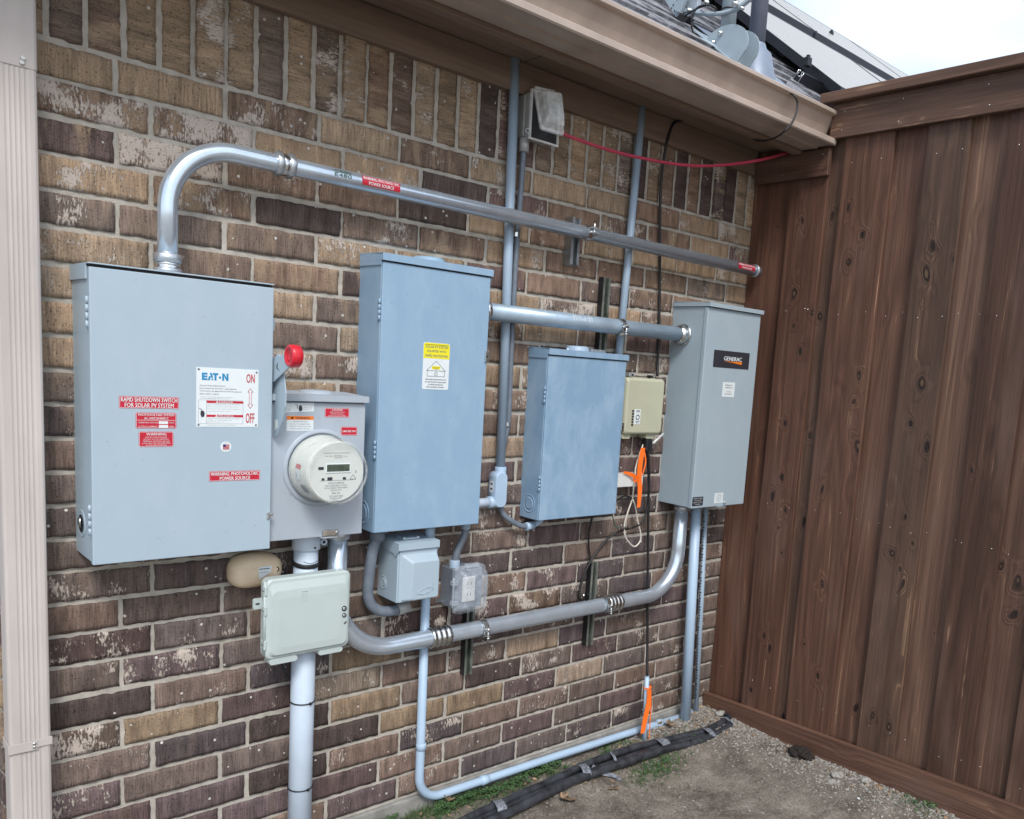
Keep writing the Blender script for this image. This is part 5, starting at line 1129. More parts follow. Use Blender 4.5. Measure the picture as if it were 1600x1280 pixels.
b = B(['zinc_dull']); c = A(663, 1182, .012); b.lathe((c.x, -.004, c.z), (0, -1, 0), [(.009, 0), (.009, .003), (.005, .004), (.004, .008)], 0, 16, False, True); b.build('screw_anchor', t)
qa = A(1087, 805, .06); qb = A(1071, 1131, .06)
pipe('wide pale grey plastic conduit from the fence side box into the ground', [(qa.x-.002, -.06, .966), (qb.x, -.06, -.03)], .0205, 'pvc_pale')
qa = A(1101, 805, .035); qb = A(1087.5, 1120, .035)
t = thing('plastic_conduit', 'thin pale plastic conduit with dark printing, nearest the fence corner', 'conduit', tuple(qb))
b = B(['pvc']); b.tube([(qa.x, -.035, .966), (qb.x, -.035, -.02)], .0105, 0, 18); b.build('tube', t)
b = B(['s_ink']); rr_ = random.Random(5)
for i in range(64):
    f = i/64; z_ = .90-.80*f; x_ = qa.x+(qb.x-qa.x)*(.966-z_)/.986
    for j in range(2): s_ = rr_.uniform(.002, .007); b.box(x_-.0102-.0005, x_-.0090, -.035-.005+rr_.uniform(-.002, .004), -.035+rr_.uniform(0, .003), z_-s_, z_, 0)
b.build('printing', t)
# service riser
rx_ = A(474, 1100, .055).x; rx2 = A(478, 870, .055).x
t = thing('service_riser', 'thick white plastic riser pipe from the ground up to the meter box', 'pipe', (rx_, -.055, 0))
b = B(['pvc_white']); b.tube([(rx_-.005, -.055, -.12), (rx2, -.055, .952)], .0315, 0, 40); b.build('tube', t)
b = B(['pvc_white']); b.lathe((rx2, -.055, .925), (0, 0, 1), [(.0325, 0), (.0365, .002), (.0365, .036), (.0345, .048)], 0, 40); c = A(498, 844, .08); b.lathe((rx2+.042, -.070, .944), (0, -1, 0), [(.009, 0), (.009, .004), (.005, .004), (.005, 0)], 0, 16); b.build('collar', t)
def band(pz_, r=.0322, h=.004, tilt=0., k='black'):
    b = B([k]); b.lathe((0, 0, -h/2), (0, 0, 1), [(r, 0), (r+.002, .0006), (r+.002, h-.0006), (r, h)], 0, 40); b.box(.004, .011, -r-.004, -r+.002, -.003, .003, 0, .001)
    b.bm.transform(Matrix.Translation((rx_-.005+(rx2-rx_+.005)*(pz_+.12)/1.072, -.055, pz_)) @ Matrix.Rotation(tilt, 4, 'X')); return b.build('cable_tie', t)
band(A(474, 1100, .087).z-.002, h=.0035, tilt=R(3)); band(A(472, 1237, .087).z, h=.0035); band(A(478, 856, .087).z, h=.004, tilt=R(4)); band(A(478, 886, .087).z+.004, h=.013, tilt=R(10))
b = B(['s_inkg']); b.tube([(rx2+.033*math.sin(R(a)), -.055-.0325*math.cos(R(a)), .905-.012*math.cos(R(a*1.6))) for a in range(-35, 40, 6)], .0006, 0, 6); b.build('stamp', t)

# ---------------------------------------------------------------- smaller boxes
cX0, cX1, cZ0, cZ1 = A(416, 1010, .125).x, A(545, 1000, .125).x, .660, .8705
t = thing('utility_box', 'square pale green plastic utility box strapped to the white riser', 'utility box', (.46, -.09, cZ0))
b = B(['comm']); b.rr([(cX0+.004, cX1-.004, cZ0+.003, cZ1-.003, .012, -.084), (cX0, cX1, cZ0, cZ1, .015, -.088), (cX0, cX1, cZ0, cZ1, .015, -.112)], 0); b.build('base', t)
b = B(['comm']); b.rr([(cX0-.001, cX1+.001, cZ0-.001, cZ1+.001, .016, -.1125), (cX0-.001, cX1+.001, cZ0-.001, cZ1+.001, .016, -.120), (cX0+.003, cX1-.003, cZ0+.003, cZ1-.003, .014, -.124), (cX0+.006, cX1-.006, cZ0+.006, cZ1-.010, .014, -.1245), (cX0+.012, cX1-.010, cZ0+.012, cZ1-.030, .014, -.131), (cX0+.03, cX1-.03, cZ0+.03, cZ1-.05, .014, -.1325)], 0); lid = b.build('lid', t)
b = B(['comm'])
for i in range(5): b.box(.448-.008, .448+.008-(.003 if i > 2 else 0), -.1334, -.1320, .832-i*.0062, .8335-i*.0062, 0, .0003)
b.build('embossed_mark', lid)
b = B(['comm', 'seam'])
for z_ in (.842, .790, .700): b.box(cX0-.006, cX0+.001, -.125, -.105, z_-.012, z_+.012, 0, .002); b.box(cX0-.0064, cX0-.0055, -.121, -.108, z_-.001, z_+.001, 'seam')
b.cyl((cX0-.003, -.119, .672), (cX0-.003, -.119, .868), .0035, 0, 12); b.build('hinge', t)
b = B(['comm', 'seam']); b.rr([(cX0-.022, cX0+.004, .790, .818, .006, -.088), (cX0-.022, cX0+.004, .790, .818, .006, -.094)], 0); b.box(cX0-.016, cX0-.006, -.0946, -.0938, .802, .806, 'seam'); b.build('mounting_tab', t)
for px, py, rr_2 in ((538, 951, .0072), (538, 961.5, .0060)):
    c = A(px, py, .133); b = B(['seam', 'zinc_dull']); b.lathe((c.x, -.1315, c.z), (0, -1, 0), [(rr_2, 0), (rr_2, .002), (rr_2*.72, .002), (rr_2*.72, .0006)], 'seam', 24); b.lathe((c.x, -.1315, c.z), (0, -1, 0), [(rr_2*.66, 0), (rr_2*.6, .0024), (rr_2*.25, .0016)], 'zinc_dull', 6, False, True); b.build('screw', t)
c = A(539.5, 973, .133); b = B(['seam']); b.prism([(c.x-.004, c.z-.003), (c.x, c.z-.002), (c.x+.004, c.z+.004), (c.x-.001, c.z+.002)], -.1336, -.1325); b.build('keyhole', t)
b = B(['comm']); b.rr([(cX0+.010, cX0+.085, cZ0-.016, cZ0, .008, -.090), (cX0+.010, cX0+.085, cZ0-.016, cZ0, .008, -.122)], 0); b.build('bottom_port', t); b = B(['comm']); b.rr([(cX1-.085, cX1-.016, cZ0-.014, cZ0, .007, -.090), (cX1-.085, cX1-.016, cZ0-.014, cZ0, .007, -.122)], 0); b.build('bottom_port', t)
b = B(['black']); b.tube(smooth_path([A(440, 1036, .07), A(447, 1050, .05), A(456, 1066, .03), A(463, 1075, .02)]), .0035, 0, 10); tag(b.build('cable'), 'short black cable from under the square green utility box to behind the riser', 'cable')
# oval device
oc = A(400, 891, .022)
t = thing('oval_alarm_box', 'weathered tan oval plastic device on the bricks under the safety switch', 'device', (oc.x, 0, oc.z))
b = B(['oval']); loops = []
for f, y_ in ((1.0, -.001), (1.0, -.014), (.985, -.022), (.94, -.030), (.86, -.037), (.72, -.043), (.5, -.047), (.25, -.049), (.02, -.0495)):
    lp = []
    for i in range(48):
        a = 2*math.pi*i/48; c_, s_ = math.cos(a), math.sin(a); e = 2/2.6
        lp.append((oc.x+.070*f*abs(c_)**e*(1 if c_ > 0 else -1), y_, oc.z+(.046-.004*c_)*f*abs(s_)**e*(1 if s_ > 0 else -1)))
    loops.append(lp)
b.rings(loops, 0, True, True); b.build('shell', t)
b = B(['s_white', 's_inkg', 'seam'])
b.prism([(oc.x-.006, oc.z+.014), (oc.x+.030, oc.z+.015), (oc.x+.027, oc.z-.002), (oc.x-.002, oc.z-.018)], -.0515, -.049, 's_white'); b.box(oc.x-.003, oc.x+.024, -.0519, -.0512, oc.z+.0075, oc.z+.0105, 's_inkg')
text(b, 'SENTRY', oc.x+.010, oc.z-.0005, .022, .0035, -.0518, 's_inkg'); b.build('badge', t)
b = B(['seam', 'zinc_dull']); b.lathe((oc.x+.046, -.040, oc.z+.002), (0, -1, 0), [(.0075, 0), (.0075, .0035), (.005, .0045), (.004, .002)], 'seam', 20, False, True); b.build('button', t)
b = B(['seam']); b.prism([(oc.x-.012, oc.z+.030), (oc.x-.004, oc.z+.026), (oc.x+.010, oc.z+.021), (oc.x+.000, oc.z+.0235)], -.0425, -.0390); b.prism([(oc.x-.052, oc.z-.022), (oc.x-.045, oc.z-.010), (oc.x-.046, oc.z-.014)], -.0382, -.0340); b.build('cracks', t)
# generator inlet box
t = thing('power_inlet_box', 'light grey power inlet box with sloped cover under the tall panel', 'inlet box', (.79, 0, .75))
iX0, iX1, iZ0, iZ1, iD = .733, .860, .753, .930, .108
b = B(['box1']); b.box(iX0, iX1, -iD, .004, iZ0, iZ1-.004, 0, .002); b.build('enclosure', t)
b = B(['box1']); P = [(0, iZ1+.004), (-iD-.010, iZ1-.002), (-iD-.010, iZ1-.022), (-iD-.0085, iZ1-.022), (-iD-.0085, iZ1-.004), (0, iZ1+.002)]
b.rings([[(iX0-.004, y_, z_) for y_, z_ in P], [(iX1+.005, y_, z_) for y_, z_ in P]], 0, True, True, smooth=False)
for xx in (iX0-.004, iX1+.0035): b.prism if False else b.rings([[(xx+dx, y_, z_) for y_, z_ in ((-.004, iZ1), (-iD-.0085, iZ1-.004), (-iD-.0085, iZ1-.024), (-iD+.006, iZ1-.040), (-iD+.014, iZ1-.040), (-iD+.016, iZ1-.034), (-.004, iZ1-.024))] for dx in (0, .0015)], 0, True, True, smooth=False)
b.build('rain_hood', t)
b = B(['box1']); b.rr([(iX0+.004, iX1+.002, iZ0+.001, iZ1-.024, .003, -iD-.0004), (iX0+.004, iX1+.002, iZ0+.001, iZ1-.024, .003, -iD-.003), (iX0+.012, iX1+.001, iZ0+.004, iZ1-.036, .006, -iD-.004), (iX0+.034, iX1-.004, iZ0+.010, iZ1-.056, .006, -iD-.026), (iX0+.036, iX1-.006, iZ0+.012, iZ1-.058, .006, -iD-.027)], 0); cv = b.build('cover', t)
b = B(['box1']); c = (iX0+.078, iZ0+.034)
q = [(c[0]-.028, c[1]-.006), (c[0]-.010, c[1]+.006), (c[0]+.010, c[1]+.009), (c[0]+.026, c[1]+.016), (c[0]+.016, c[1]+.004), (c[0]+.028, c[1]+.002), (c[0]+.010, c[1]-.007), (c[0]-.010, c[1]-.010), (c[0]-.028, c[1]-.006)]
for i in range(len(q)-1): b.tube([(q[i][0], -iD-.0275, q[i][1]), (q[i+1][0], -iD-.0275, q[i+1][1])], .0010, 0, 8)
b.build('leaf_emblem', cv)
b = B(['box1']); side_disc(b, iX0, -.032, iZ0+.045, [(.020, 0), (.020, .001), (.018, .0012), (.017, .0002), (.011, .0002), (.011, .001), (.009, .001), (.0085, .0002)]); b.build('knockout', t)
b = B(['box1', 'zinc']); b.box(iX0+.03, iX0+.085, -.085, -.045, iZ1+.001, iZ1+.006, 0, .001); b.build('top_plate', t)
for dx in (.034, .08): b = B(['zinc']); b.lathe((iX0+dx, -.08, iZ1+.005), (0, 0, 1), [(.004, 0), (.004, .003), (.001, .004)], 0, 10); b.build('screw', t)
# lower outlet with clear cover
t = thing('outlet_box', 'slate grey outlet box with a bubble shaped clear cover, lower of the two', 'outlet', (1.0, 0, .69))
b = B(['boxdark']); b.box(.954, 1.040, -.062, .004, .694, .818, 0, .003); b.build('box', t)
b = B(['white', 'seam', 'boxdark']); b.box(.958, 1.060, -.072, -.062, .690, .816, 'boxdark', .003); b.box(.982, 1.030, -.078, -.072, .712, .792, 'white', .003)
for z_ in (.735, .770): b.lathe((1.006, -.078, z_), (0, -1, 0), [(.015, 0), (.015, .0012)], 'white', 20, False, True); b.box(.999, 1.001, -.0796, -.0788, z_-.004, z_+.005, 'seam'); b.box(1.011, 1.013, -.0796, -.0788, z_-.004, z_+.005, 'seam')
b.build('receptacle', t)
b = B(['clearcover']); b.rr([(.950, 1.066, .677, .828, .014, -.072), (.950, 1.066, .677, .828, .016, -.079), (.957, 1.060, .683, .822, .014, -.080), (.963, 1.056, .690, .812, .014, -.105), (.972, 1.050, .698, .800, .014, -.114)], 0, cap0=False, smooth=True); cv = b.build('clear_cover', t)
b = B(['clearcover'])
for z_ in (.778, .715): b.box(.940, .962, -.088, -.070, z_-.008, z_+.008, 0, .003)
b.cyl((.945, -.082, .700), (.945, -.082, .795), .004, 0, 12); b.box(.985, 1.035, -.090, -.074, .822, .836, 0, .003); b.build('cover_hinge', cv)
b = B(['zinc']); c = A(684, 939, .01); b.box(c.x-.008, .955, -.010, -.002, c.z-.006, c.z+.006, 0, .001); b.build('mounting_ear', t)
# upper outlet with its cover hanging open
t = thing('outlet_box', 'grey outlet box under the eave, dusty clear cover propped open', 'outlet', (1.2, 0, 2.13))
b = B(['boxcast']); b.box(1.157, 1.262, -.030, .004, 2.138, 2.262, 0, .004); b.build('box', t)
b = B(['boxcast']); b.box(1.159, 1.264, -.055, -.0308, 2.134, 2.266, 0, .004); b.build('cover_base', t)
b = B(['clearold', 'black', 'zinc_dull'])
for za, zb, xa, xb in ((2.128, 2.134, 1.156, 1.272), (2.266, 2.272, 1.156, 1.272)): b.box(xa, xb, -.064, -.0555, za, zb, 0, .001)
b.box(1.156, 1.162, -.064, -.0555, 2.1345, 2.2655, 0, .001); b.box(1.266, 1.272, -.064, -.0555, 2.1345, 2.2655, 0, .001); b.box(1.163, 1.265, -.0590, -.0555, 2.136, 2.264, 'black')
b.lathe((1.152, -.058, 2.150), (-.6, -1, 0), [(.0075, 0), (.0075, .003), (.0045, .003), (.0045, 0)], 'zinc_dull', 16); b.build('gasket_frame', t)
tl, tr, br_, bl_ = A(835, 140, .075), A(874, 147, .085), A(882, 212, .140), A(845, 201, .130)
nrm = (tr-tl).cross(bl_-tl).normalized()
if nrm.y > 0: nrm = -nrm
def quadloop(ins, h, rnd=.010):
    c = (tl+tr+br_+bl_)/4; cs = [v+(c-v).normalized()*ins*1.4 for v in (tl, tr, br_, bl_)]; out = []
    for i in range(4):
        p_, a_, n_ = cs[i], cs[i-1], cs[(i+1) % 4]; da = (a_-p_).normalized(); dn = (n_-p_).normalized()
        for u in (0, .33, .67, 1):
            e1 = p_+da*rnd; e2 = p_+dn*rnd; out.append((e1*(1-u)*(1-u)+p_*2*u*(1-u)+e2*u*u)+nrm*h)
    return out
b = B(['clearold']); b.rings([quadloop(0, -.006), quadloop(0, .0), quadloop(.008, .001), quadloop(.012, .020), quadloop(.022, .034)], 0, False, True, smooth=False); cv = b.build('open_cover', t)
b = B(['clearold']); c = (tl+tr)/2; b.cyl(tl+Vector((.01, .01, .010)), tr+Vector((-.012, .012, .006)), .0045, 0, 12); b.build('cover_hinge', cv)
# red cord
q = AX(1234, 238.5, 2.352)
cordp = [A(878, 205, .085), A(884, 211, .10), A(905, 219, .105), A(940, 231, .11), A(975, 241, .115), A(1000, 246.5, .12), A(1030, 252.5, .13), A(1060, 257, .14), A(1095, 259.5, .15), A(1130, 258, .165), A(1165, 254, .18), A(1200, 247.5, .195), q, q+Vector((.08, .0, .01))]
b = B(['redcord']); b.tube(smooth_path(cordp, 8), .0052, 0, 14); tag(b.build('red_cord'), 'red extension cord stretched from the upper outlet to the fence under the gutter', 'cord')
# beige box
t = thing('network_box', 'beige plastic network box between the small panel and the fence side box', 'network box', (1.76, 0, 1.23))
b = B(['beige']); b.rr([(1.664, 1.860, 1.232, 1.434, .010, -.001), (1.660, 1.864, 1.230, 1.436, .012, -.010)], 0); b.build('base', t)
b = B(['beige']); b.rr([(1.658, 1.860, 1.230, 1.434, .012, -.0105), (1.658, 1.860, 1.230, 1.434, .012, -.048), (1.661, 1.857, 1.233, 1.431, .012, -.056), (1.668, 1.850, 1.240, 1.424, .012, -.060)], 0, smooth=True); b.build('lid', t)
b = B(['s_white', 's_ink']); b.box(1.704, 1.736, -.0608, -.0600, 1.268, 1.322, 0)
for i in range(6): b.box(1.692, 1.702, -.0608, -.0600, 1.262+i*.010, 1.269+i*.010, 's_ink')
b.lathe((1.722, -.0608, 1.293), (0, -1, 0), [(.010, 0), (.010, .0004), (.007, .0004), (.007, 0)], 's_ink', 20)
for z_, w_ in ((1.312, .010), (1.316, .008), (1.277, .011), (1.272, .007)): b.box(1.722-w_, 1.722+w_, -.0612, -.0605, z_, z_+.002, 's_ink')
b.build('sticker', t)
b = B(['zinc_dull', 'seam']); b.box(1.694, 1.722, -.030, -.006, 1.436, 1.450, 0, .002); b.lathe((1.710, -.0301, 1.443), (0, -1, 0), [(.004, 0), (.004, .002), (.001, .003)], 'seam', 10, False, True); b.box(1.812, 1.826, -.026, -.006, 1.436, 1.446, 'seam', .001); b.box(1.861, 1.880, -.024, -.002, 1.330, 1.350, 'zinc_dull', .002); b.box(1.866, 1.870, -.008, -.002, 1.36, 1.43, 'zinc_dull', .001); b.build('clips', t)
for x_ in (1.685, 1.812): b = B(['beige']); b.rr([(x_-.022, x_+.022, 1.214, 1.232, .006, -.010), (x_-.022, x_+.022, 1.214, 1.232, .006, -.045)], 0); b.build('bottom_port', t)
# small white junction box and the cords below
t = thing('junction_box', 'small white junction box at the right edge of the small panel, orange ribbon on it', 'junction box', (1.72, 0, 1.04))
b = B(['white']); b.box(1.640, 1.785, -.045, .003, 1.040, 1.084, 0, .003); b.box(1.638, 1.787, -.050, -.0455, 1.038, 1.086, 0, .002); b.build('body', t)
def ribbon(b, pts, w0, w1, k, dirv=(1, 0, 0), th=.0008):
    P = smooth_path(pts, 5); n = len(P); L0 = []; 
    for i, p_ in enumerate(P):
        f = i/(n-1); w_ = (w0+(w1-w0)*f)/2; tw = Vector(dirv)*math.cos(f*1.2)+Vector((0, -.5, .3))*math.sin(f*1.2)*.4; L0.append((p_-tw*w_, p_+tw*w_))
    kk = b.mi(k)
    for (a, c), (d_, e) in zip(L0, L0[1:]): b.face([a, c, e, d_], kk, True); 
    for (a, c), (d_, e) in zip(L0, L0[1:]): b.face([v+Vector((0, th, 0)) for v in (d_, e, c, a)], kk, True)
b = B(['orange']); ribbon(b, [A(1005, 700, .062), A(1001, 722, .066), A(999, 745, .066), A(1000, 765, .064), A(998, 793, .062)], .022, .030, 0); ribbon(b, [A(1006, 702, .060), A(1009, 722, .062), A(1004, 742, .060)], .006, .010, 0)
ribbon(b, [A(974, 738, .054), A(985, 741, .060), A(996, 747, .066)], .006, .026, 0, (0, 0, 1)); ribbon(b, [A(1002, 744, .066), A(993, 752, .066), A(989, 748, .062)], .012, .009, 0, (0, 0, 1))
tag(b.build('orange_ribbon'), 'long orange marking ribbon tied below the beige network box', 'ribbon')
b = B(['cream_wire']); b.tube(smooth_path([A(1006, 692, .03), A(1000, 708, .034), A(994, 728, .052), A(992, 742, .054), A(990, 760, .05), A(988, 779, .03), A(982, 797, .03), A(976, 818, .03), A(976, 836, .03), A(984, 849, .03), A(992, 854, .03), A(1000, 846, .03), A(1001, 834, .03), A(996, 812, .03), A(993, 793, .03), A(989, 781, .03)], 6), .0030, 0, 10)
tag(b.build('white_cable'), 'cream cable hanging in a long loop below the white junction box', 'cable')
b = B(['black']); b.tube(smooth_path([A(1010, 690, .03), A(1011, 712, .034), A(1013, 740, .034), A(1013, 780, .03), A(1009, 804, .03), A(1001, 818, .03), A(990, 824, .03), A(972, 829, .028), A(955, 838, .02), A(942, 850, .016), A(930, 866, .014), A(919, 884, .014), A(910, 906, .014), A(905, 925, .014), A(906, 936, .014), A(911, 937, .014)], 6), .0042, 0, 10)
tag(b.build('black_cable'), 'black cable curving down to a screw left of the lower strut', 'cable')
b = B(['black']); b.tube(smooth_path([A(926, 806, .04), A(923, 818, .03), A(920, 836, .02), A(920, 856, .013), A(922, 872, .013), A(921, 884, .013)], 6), .0036, 0, 10)
tag(b.build('black_cable'), 'black wire dropping straight from the bottom of the small panel to the strut', 'cable')
b = B(['zinc']); c = A(913, 931, .008); b.lathe((c.x, -.004, c.z), (0, -1, 0), [(.008, 0), (.008, .004), (.004, .007)], 0, 12, False, True); tag(b.build('wall_screw'), 'shiny screw head in the bricks beside the lower right strut', 'screw')
b = B(['s_green', 'zinc', 'black']); b.tube(smooth_path([A(957, 806, .06), A(959, 815, .04), A(962, 823, .032), A(972, 826, .032), A(980, 823, .03)], 6), .0020, 's_green', 8)
for px, py in ((968, 827), (973, 825), (979, 823), (984, 824)): c = A(px, py, .036); b.box(c.x-.006, c.x+.008, c.y-.005, c.y+.005, c.z-.004, c.z+.004, 'zinc', .0015)
b.tube(smooth_path([A(966, 780, .03), A(976, 775, .03), A(984, 777, .03), A(987, 780, .03)], 5), .003, 'black', 8); tag(b.build('ground_wire'), 'green ground wire with metal splice under the corner of the small panel', 'wire')
b = B(['black']); b.tube(smooth_path([A(1008, 686, .035), A(1012, 700, .045), A(1014, 740, .04), A(1013, 800, .03), A(1012, 900, .03), A(1011.5, 1000, .04), A(1011, 1058, .066)], 6), .0052, 0, 10); b.box(A(1008, 690, .03).x-.012, A(1008, 690, .03).x+.022, -.05, -.02, 1.165, 1.213, 0, .006)
tag(b.build('black_cable'), 'black cable hanging straight from the beige network box to the ground stub', 'cable')
b = B(['zinc', 'white']); b.tube([A(1020, 693, .05), A(1036, 678, .03)], .0045, 'white', 8); tag(b.build('cable_end'), 'short bright cable end sticking out right below the beige network box', 'cable')
b = B(['black']); cbp = [AZ(1173, 208.5, 2.347), AZ(1145, 207.5, 2.346), A(1110, 203, .035), A(1085, 192, .035), A(1066, 188, .030), A(1053, 193, .028), A(1046, 208, .026), A(1041, 228, .026), A(1035, 262, .016), A(1032, 300, .012), A(1031, 350, .012), A(1031, 420, .012), A(1030, 500, .012), A(1028, 560, .012), A(1027, 588, .02)]
cbp = cbp[2:]
b.tube(smooth_path([A(1143, 207, .05)]+cbp, 6), .0050, 0, 10); tag(b.build('black_cable'), 'black cable from the soffit down the bricks to the beige network box', 'cable')
b = B(['black']); b.tube(smooth_path([A(1195, 128, .33), A(1215, 137, .345), A(1232, 145, .362), A(1242, 151, .384), A(1246, 163, .386), A(1243, 180, .388), A(1236, 194, .388), A(1226, 205, .380), A(1214, 214, .335), A(1200, 219, .27), A(1186, 220, .22), A(1176, 217, .18)], 7), .0034, 0, 8)
tag(b.build('black_cable'), 'thin black cable looping over the gutter and up under the soffit near the fence', 'cable')
# ground stub and its flag
c = A(1008, 1158, .07); g0 = Vector((c.x, -.07, -.05)); c1 = A(1011, 1057, .07)
b = B(['pvc_pale', 'seam']); b.tube([(c.x, -.07, -.05), (c1.x, -.07, c1.z)], .0090, 0, 18); b.lathe((c1.x, -.07, c1.z), (0, 0, 1), [(.0088, 0), (.007, .0005), (.0068, -.003)], 'seam', 16); tag(b.build('ground_stub'), 'upright white plastic tube sticking out of the soil with the black cable in its top', 'tube')
b = B(['orange']); zz = A(1010, 1077, .08).z; b.lathe((c.x-.002, -.07, zz-.003), (0, 0, 1), [(.0098, 0), (.0112, .001), (.0112, .006), (.0098, .007)], 0, 16)
ribbon(b, [A(1014, 1076, .085), A(1014, 1095, .088), A(1009, 1120, .090), A(1004, 1146, .088)], .018, .040, 0); ribbon(b, [A(1017, 1078, .083), A(1017, 1110, .084), A(1014, 1155, .082)], .007, .005, 0); ribbon(b, [A(1006, 1075, .082), A(1013, 1077, .084), A(1018, 1080, .084)], .006, .007, 0, (0, 0, 1))
tag(b.build('orange_ribbon'), 'orange marking ribbon tied round the white ground stub', 'ribbon')

# ---------------------------------------------------------------- black insulated lines on the soil
t = thing('insulated_lines', 'bundle of black insulated refrigerant lines lying on the soil along the wall', 'pipe bundle', tuple(AZ(900, 1205, .0)))
def gpts(L, z_, dz=()): return [AZ(px, py, z_+(dz[i] if i < len(dz) else 0)) for i, (px, py) in enumerate(L)]
up_ = gpts([(640, 1330), (700, 1295), (738, 1276), (795, 1249), (860, 1221), (900, 1201), (965, 1176), (1022, 1161), (1062, 1152), (1103, 1141), (1120, 1134), (1138, 1122)], .042)
lo_ = gpts([(640, 1350), (700, 1316), (740, 1297), (795, 1269), (860, 1237), (900, 1217), (965, 1195), (1030, 1173), (1070, 1163), (1103, 1154), (1127, 1144), (1141, 1134)], .034)
md_ = gpts([(640, 1340), (738, 1287), (795, 1259), (860, 1231), (930, 1202), (1022, 1170), (1103, 1149), (1130, 1137)], .030)
for P, r_ in ((up_, .0140), (lo_, .0150), (md_, .011)): b = B(['insul']); Q = smooth_path(P, 9); b.tube([p_+Vector((noise.noise(p_*14)*.003, noise.noise(p_*14+Vector((5, 5, 5)))*.004, noise.noise(p_*11)*.003)) for p_ in Q], r_, 0, 20, rfun=lambda u, r0=r_: r0*(1+.07*noise.noise(Vector((u*40, r0*99, 0))))); b.build('line', t)
for px, py, L in ((780, 1262, .03), (912, 1205, .028), (1033, 1163, .040), (1104, 1147, .030), (955, 1185, .012), (1135, 1130, .018)):
    c = AZ(px, py, .038); d_ = Vector((.96, -.28 if px < 1000 else -.05, 0)).normalized(); b = B(['tape'])
    u = Vector((0, 0, 1)); v = d_.cross(u)
    b.rings([[c+d_*s_+(v*math.cos(a)*(.036+.004*noise.noise(Vector((px, s_*90, a)))))+u*math.sin(a)*(.020+.003*noise.noise(Vector((px, s_*90, a*2)))) for a in (2*math.pi*i/28 for i in range(28))] for s_ in (-L/2-.003*math.sin(px), -L/6, L/6, L/2)], 0, False, False); b.build('tape_wrap', t)
c = AZ(943, 1208, .02); b = B(['tape']); ribbon(b, [c+Vector((-.03, .03, .02)), c, c+Vector((.025, -.03, -.006)), c+Vector((.03, -.06, -.010))], .035, .025, 0, (.8, .5, .1)); b.build('loose_tape', t)
for P, nm in ((up_, 0), (lo_, 1)):
    b = B(['insul', 'zinc_dull']); e = P[-1]; b.lathe(e-Vector((.012, 0, 0)), (1, .4, .2), [(.019, 0), (.021, .010), (.016, .016), (.010, .012)], 0, 18, False, True); b.build('line_end', t)
# ================================================================== LOOSE STUFF ON THE SOIL
rg = random.Random(21)
def blade(b, x, y, h, w_, lean, a, k=0):
    z = gz(x, y)-.003; dx, dy = math.cos(a), math.sin(a); px_, py_ = -dy*w_/2, dx*w_/2; P = []
    for i in range(4):
        f = i/3; ww = 1-f*.85; q = lean*f*f
        P.append((Vector((x+dx*q*h-px_*ww, y+dy*q*h-py_*ww, z+h*f*(1-.25*lean*f))), Vector((x+dx*q*h+px_*ww, y+dy*q*h+py_*ww, z+h*f*(1-.25*lean*f)))))
    for (a_, c), (d_, e) in zip(P, P[1:]): b.face([a_, c, e, d_], k)
def leafy(b, x, y, r, h, k=0):
    z = gz(x, y); a0 = rg.uniform(0, 6.3); c = Vector((x, y, z+h)); 
    for j in range(3):
        a = a0+j*2.09; q = []
        for i in range(7):
            t_ = 2*math.pi*i/7; q.append(c+Vector((math.cos(a)*r*.8+math.cos(t_)*r*.55, math.sin(a)*r*.8+math.sin(t_)*r*.55, .002*math.sin(t_*2+a)+.15*r*math.cos(t_-a))))
        b.face(q, k)
    b.face([Vector((x-.0005, y, z-.002)), Vector((x+.0005, y, z-.002)), c+Vector((.0004, 0, 0))], k)
def patch(px, py): return AZ(px, py, .01)
gr = B(['grass']); cl = B(['clover'])
for i in range(3400):
    px = rg.uniform(600, 1010); f = (px-620)/390
    p = Vector((rg.uniform(.62, 1.92), 0, 0)); p.y = -.012-abs(rg.gauss(0, .045))
    dens = noise.noise(Vector((p.x*7, p.y*14, 3)))+.12
    if dens < 0 or p.y < -.16: continue
    blade(gr, p.x, p.y, rg.uniform(.008, .038)*(.6+dens), rg.uniform(.0014, .003), rg.uniform(.2, 1.1), rg.uniform(0, 6.3))
for (cx, cy, s, n_) in ((1033, 1197, .05, 260), (1000, 1212, .045, 160), (1060, 1190, .03, 90), (1025, 1222, .07, 110), (1444, 1268, .05, 150), (1425, 1258, .04, 70), (690, 1290, .08, 400)):
    c = patch(cx, cy)
    for i in range(n_):
        x, y = c.x+rg.gauss(0, s), c.y+rg.gauss(0, s*.8)
        if y > -.01: continue
        blade(gr, x, y, rg.uniform(.006, .030), rg.uniform(.0014, .003), rg.uniform(.3, 1.4), rg.uniform(0, 6.3))
for i in range(900):
    x = rg.uniform(.65, 1.75); y = -.015-abs(rg.gauss(0, .035))
    if noise.noise(Vector((x*7, y*10, 9))) < -.02 or y < -.13: continue
    leafy(cl, x, y, rg.uniform(.004, .0095), rg.uniform(.004, .028))
for (cx, cy) in ((1020, 1205), (1040, 1190), (1065, 1160), (1449, 1268)):
    c = patch(cx, cy)
    for i in range(45): leafy(cl, c.x+rg.gauss(0, .04), min(-.02, c.y+rg.gauss(0, .03)), rg.uniform(.004, .008), rg.uniform(.003, .015))
tag(gr.build('grass'), 'short green grass growing along the foot of the wall', 'grass', kind='stuff')
tag(cl.build('clover'), 'small round leaved weeds among the grass at the foundation', 'weeds', kind='stuff')
b = B(['stone'])
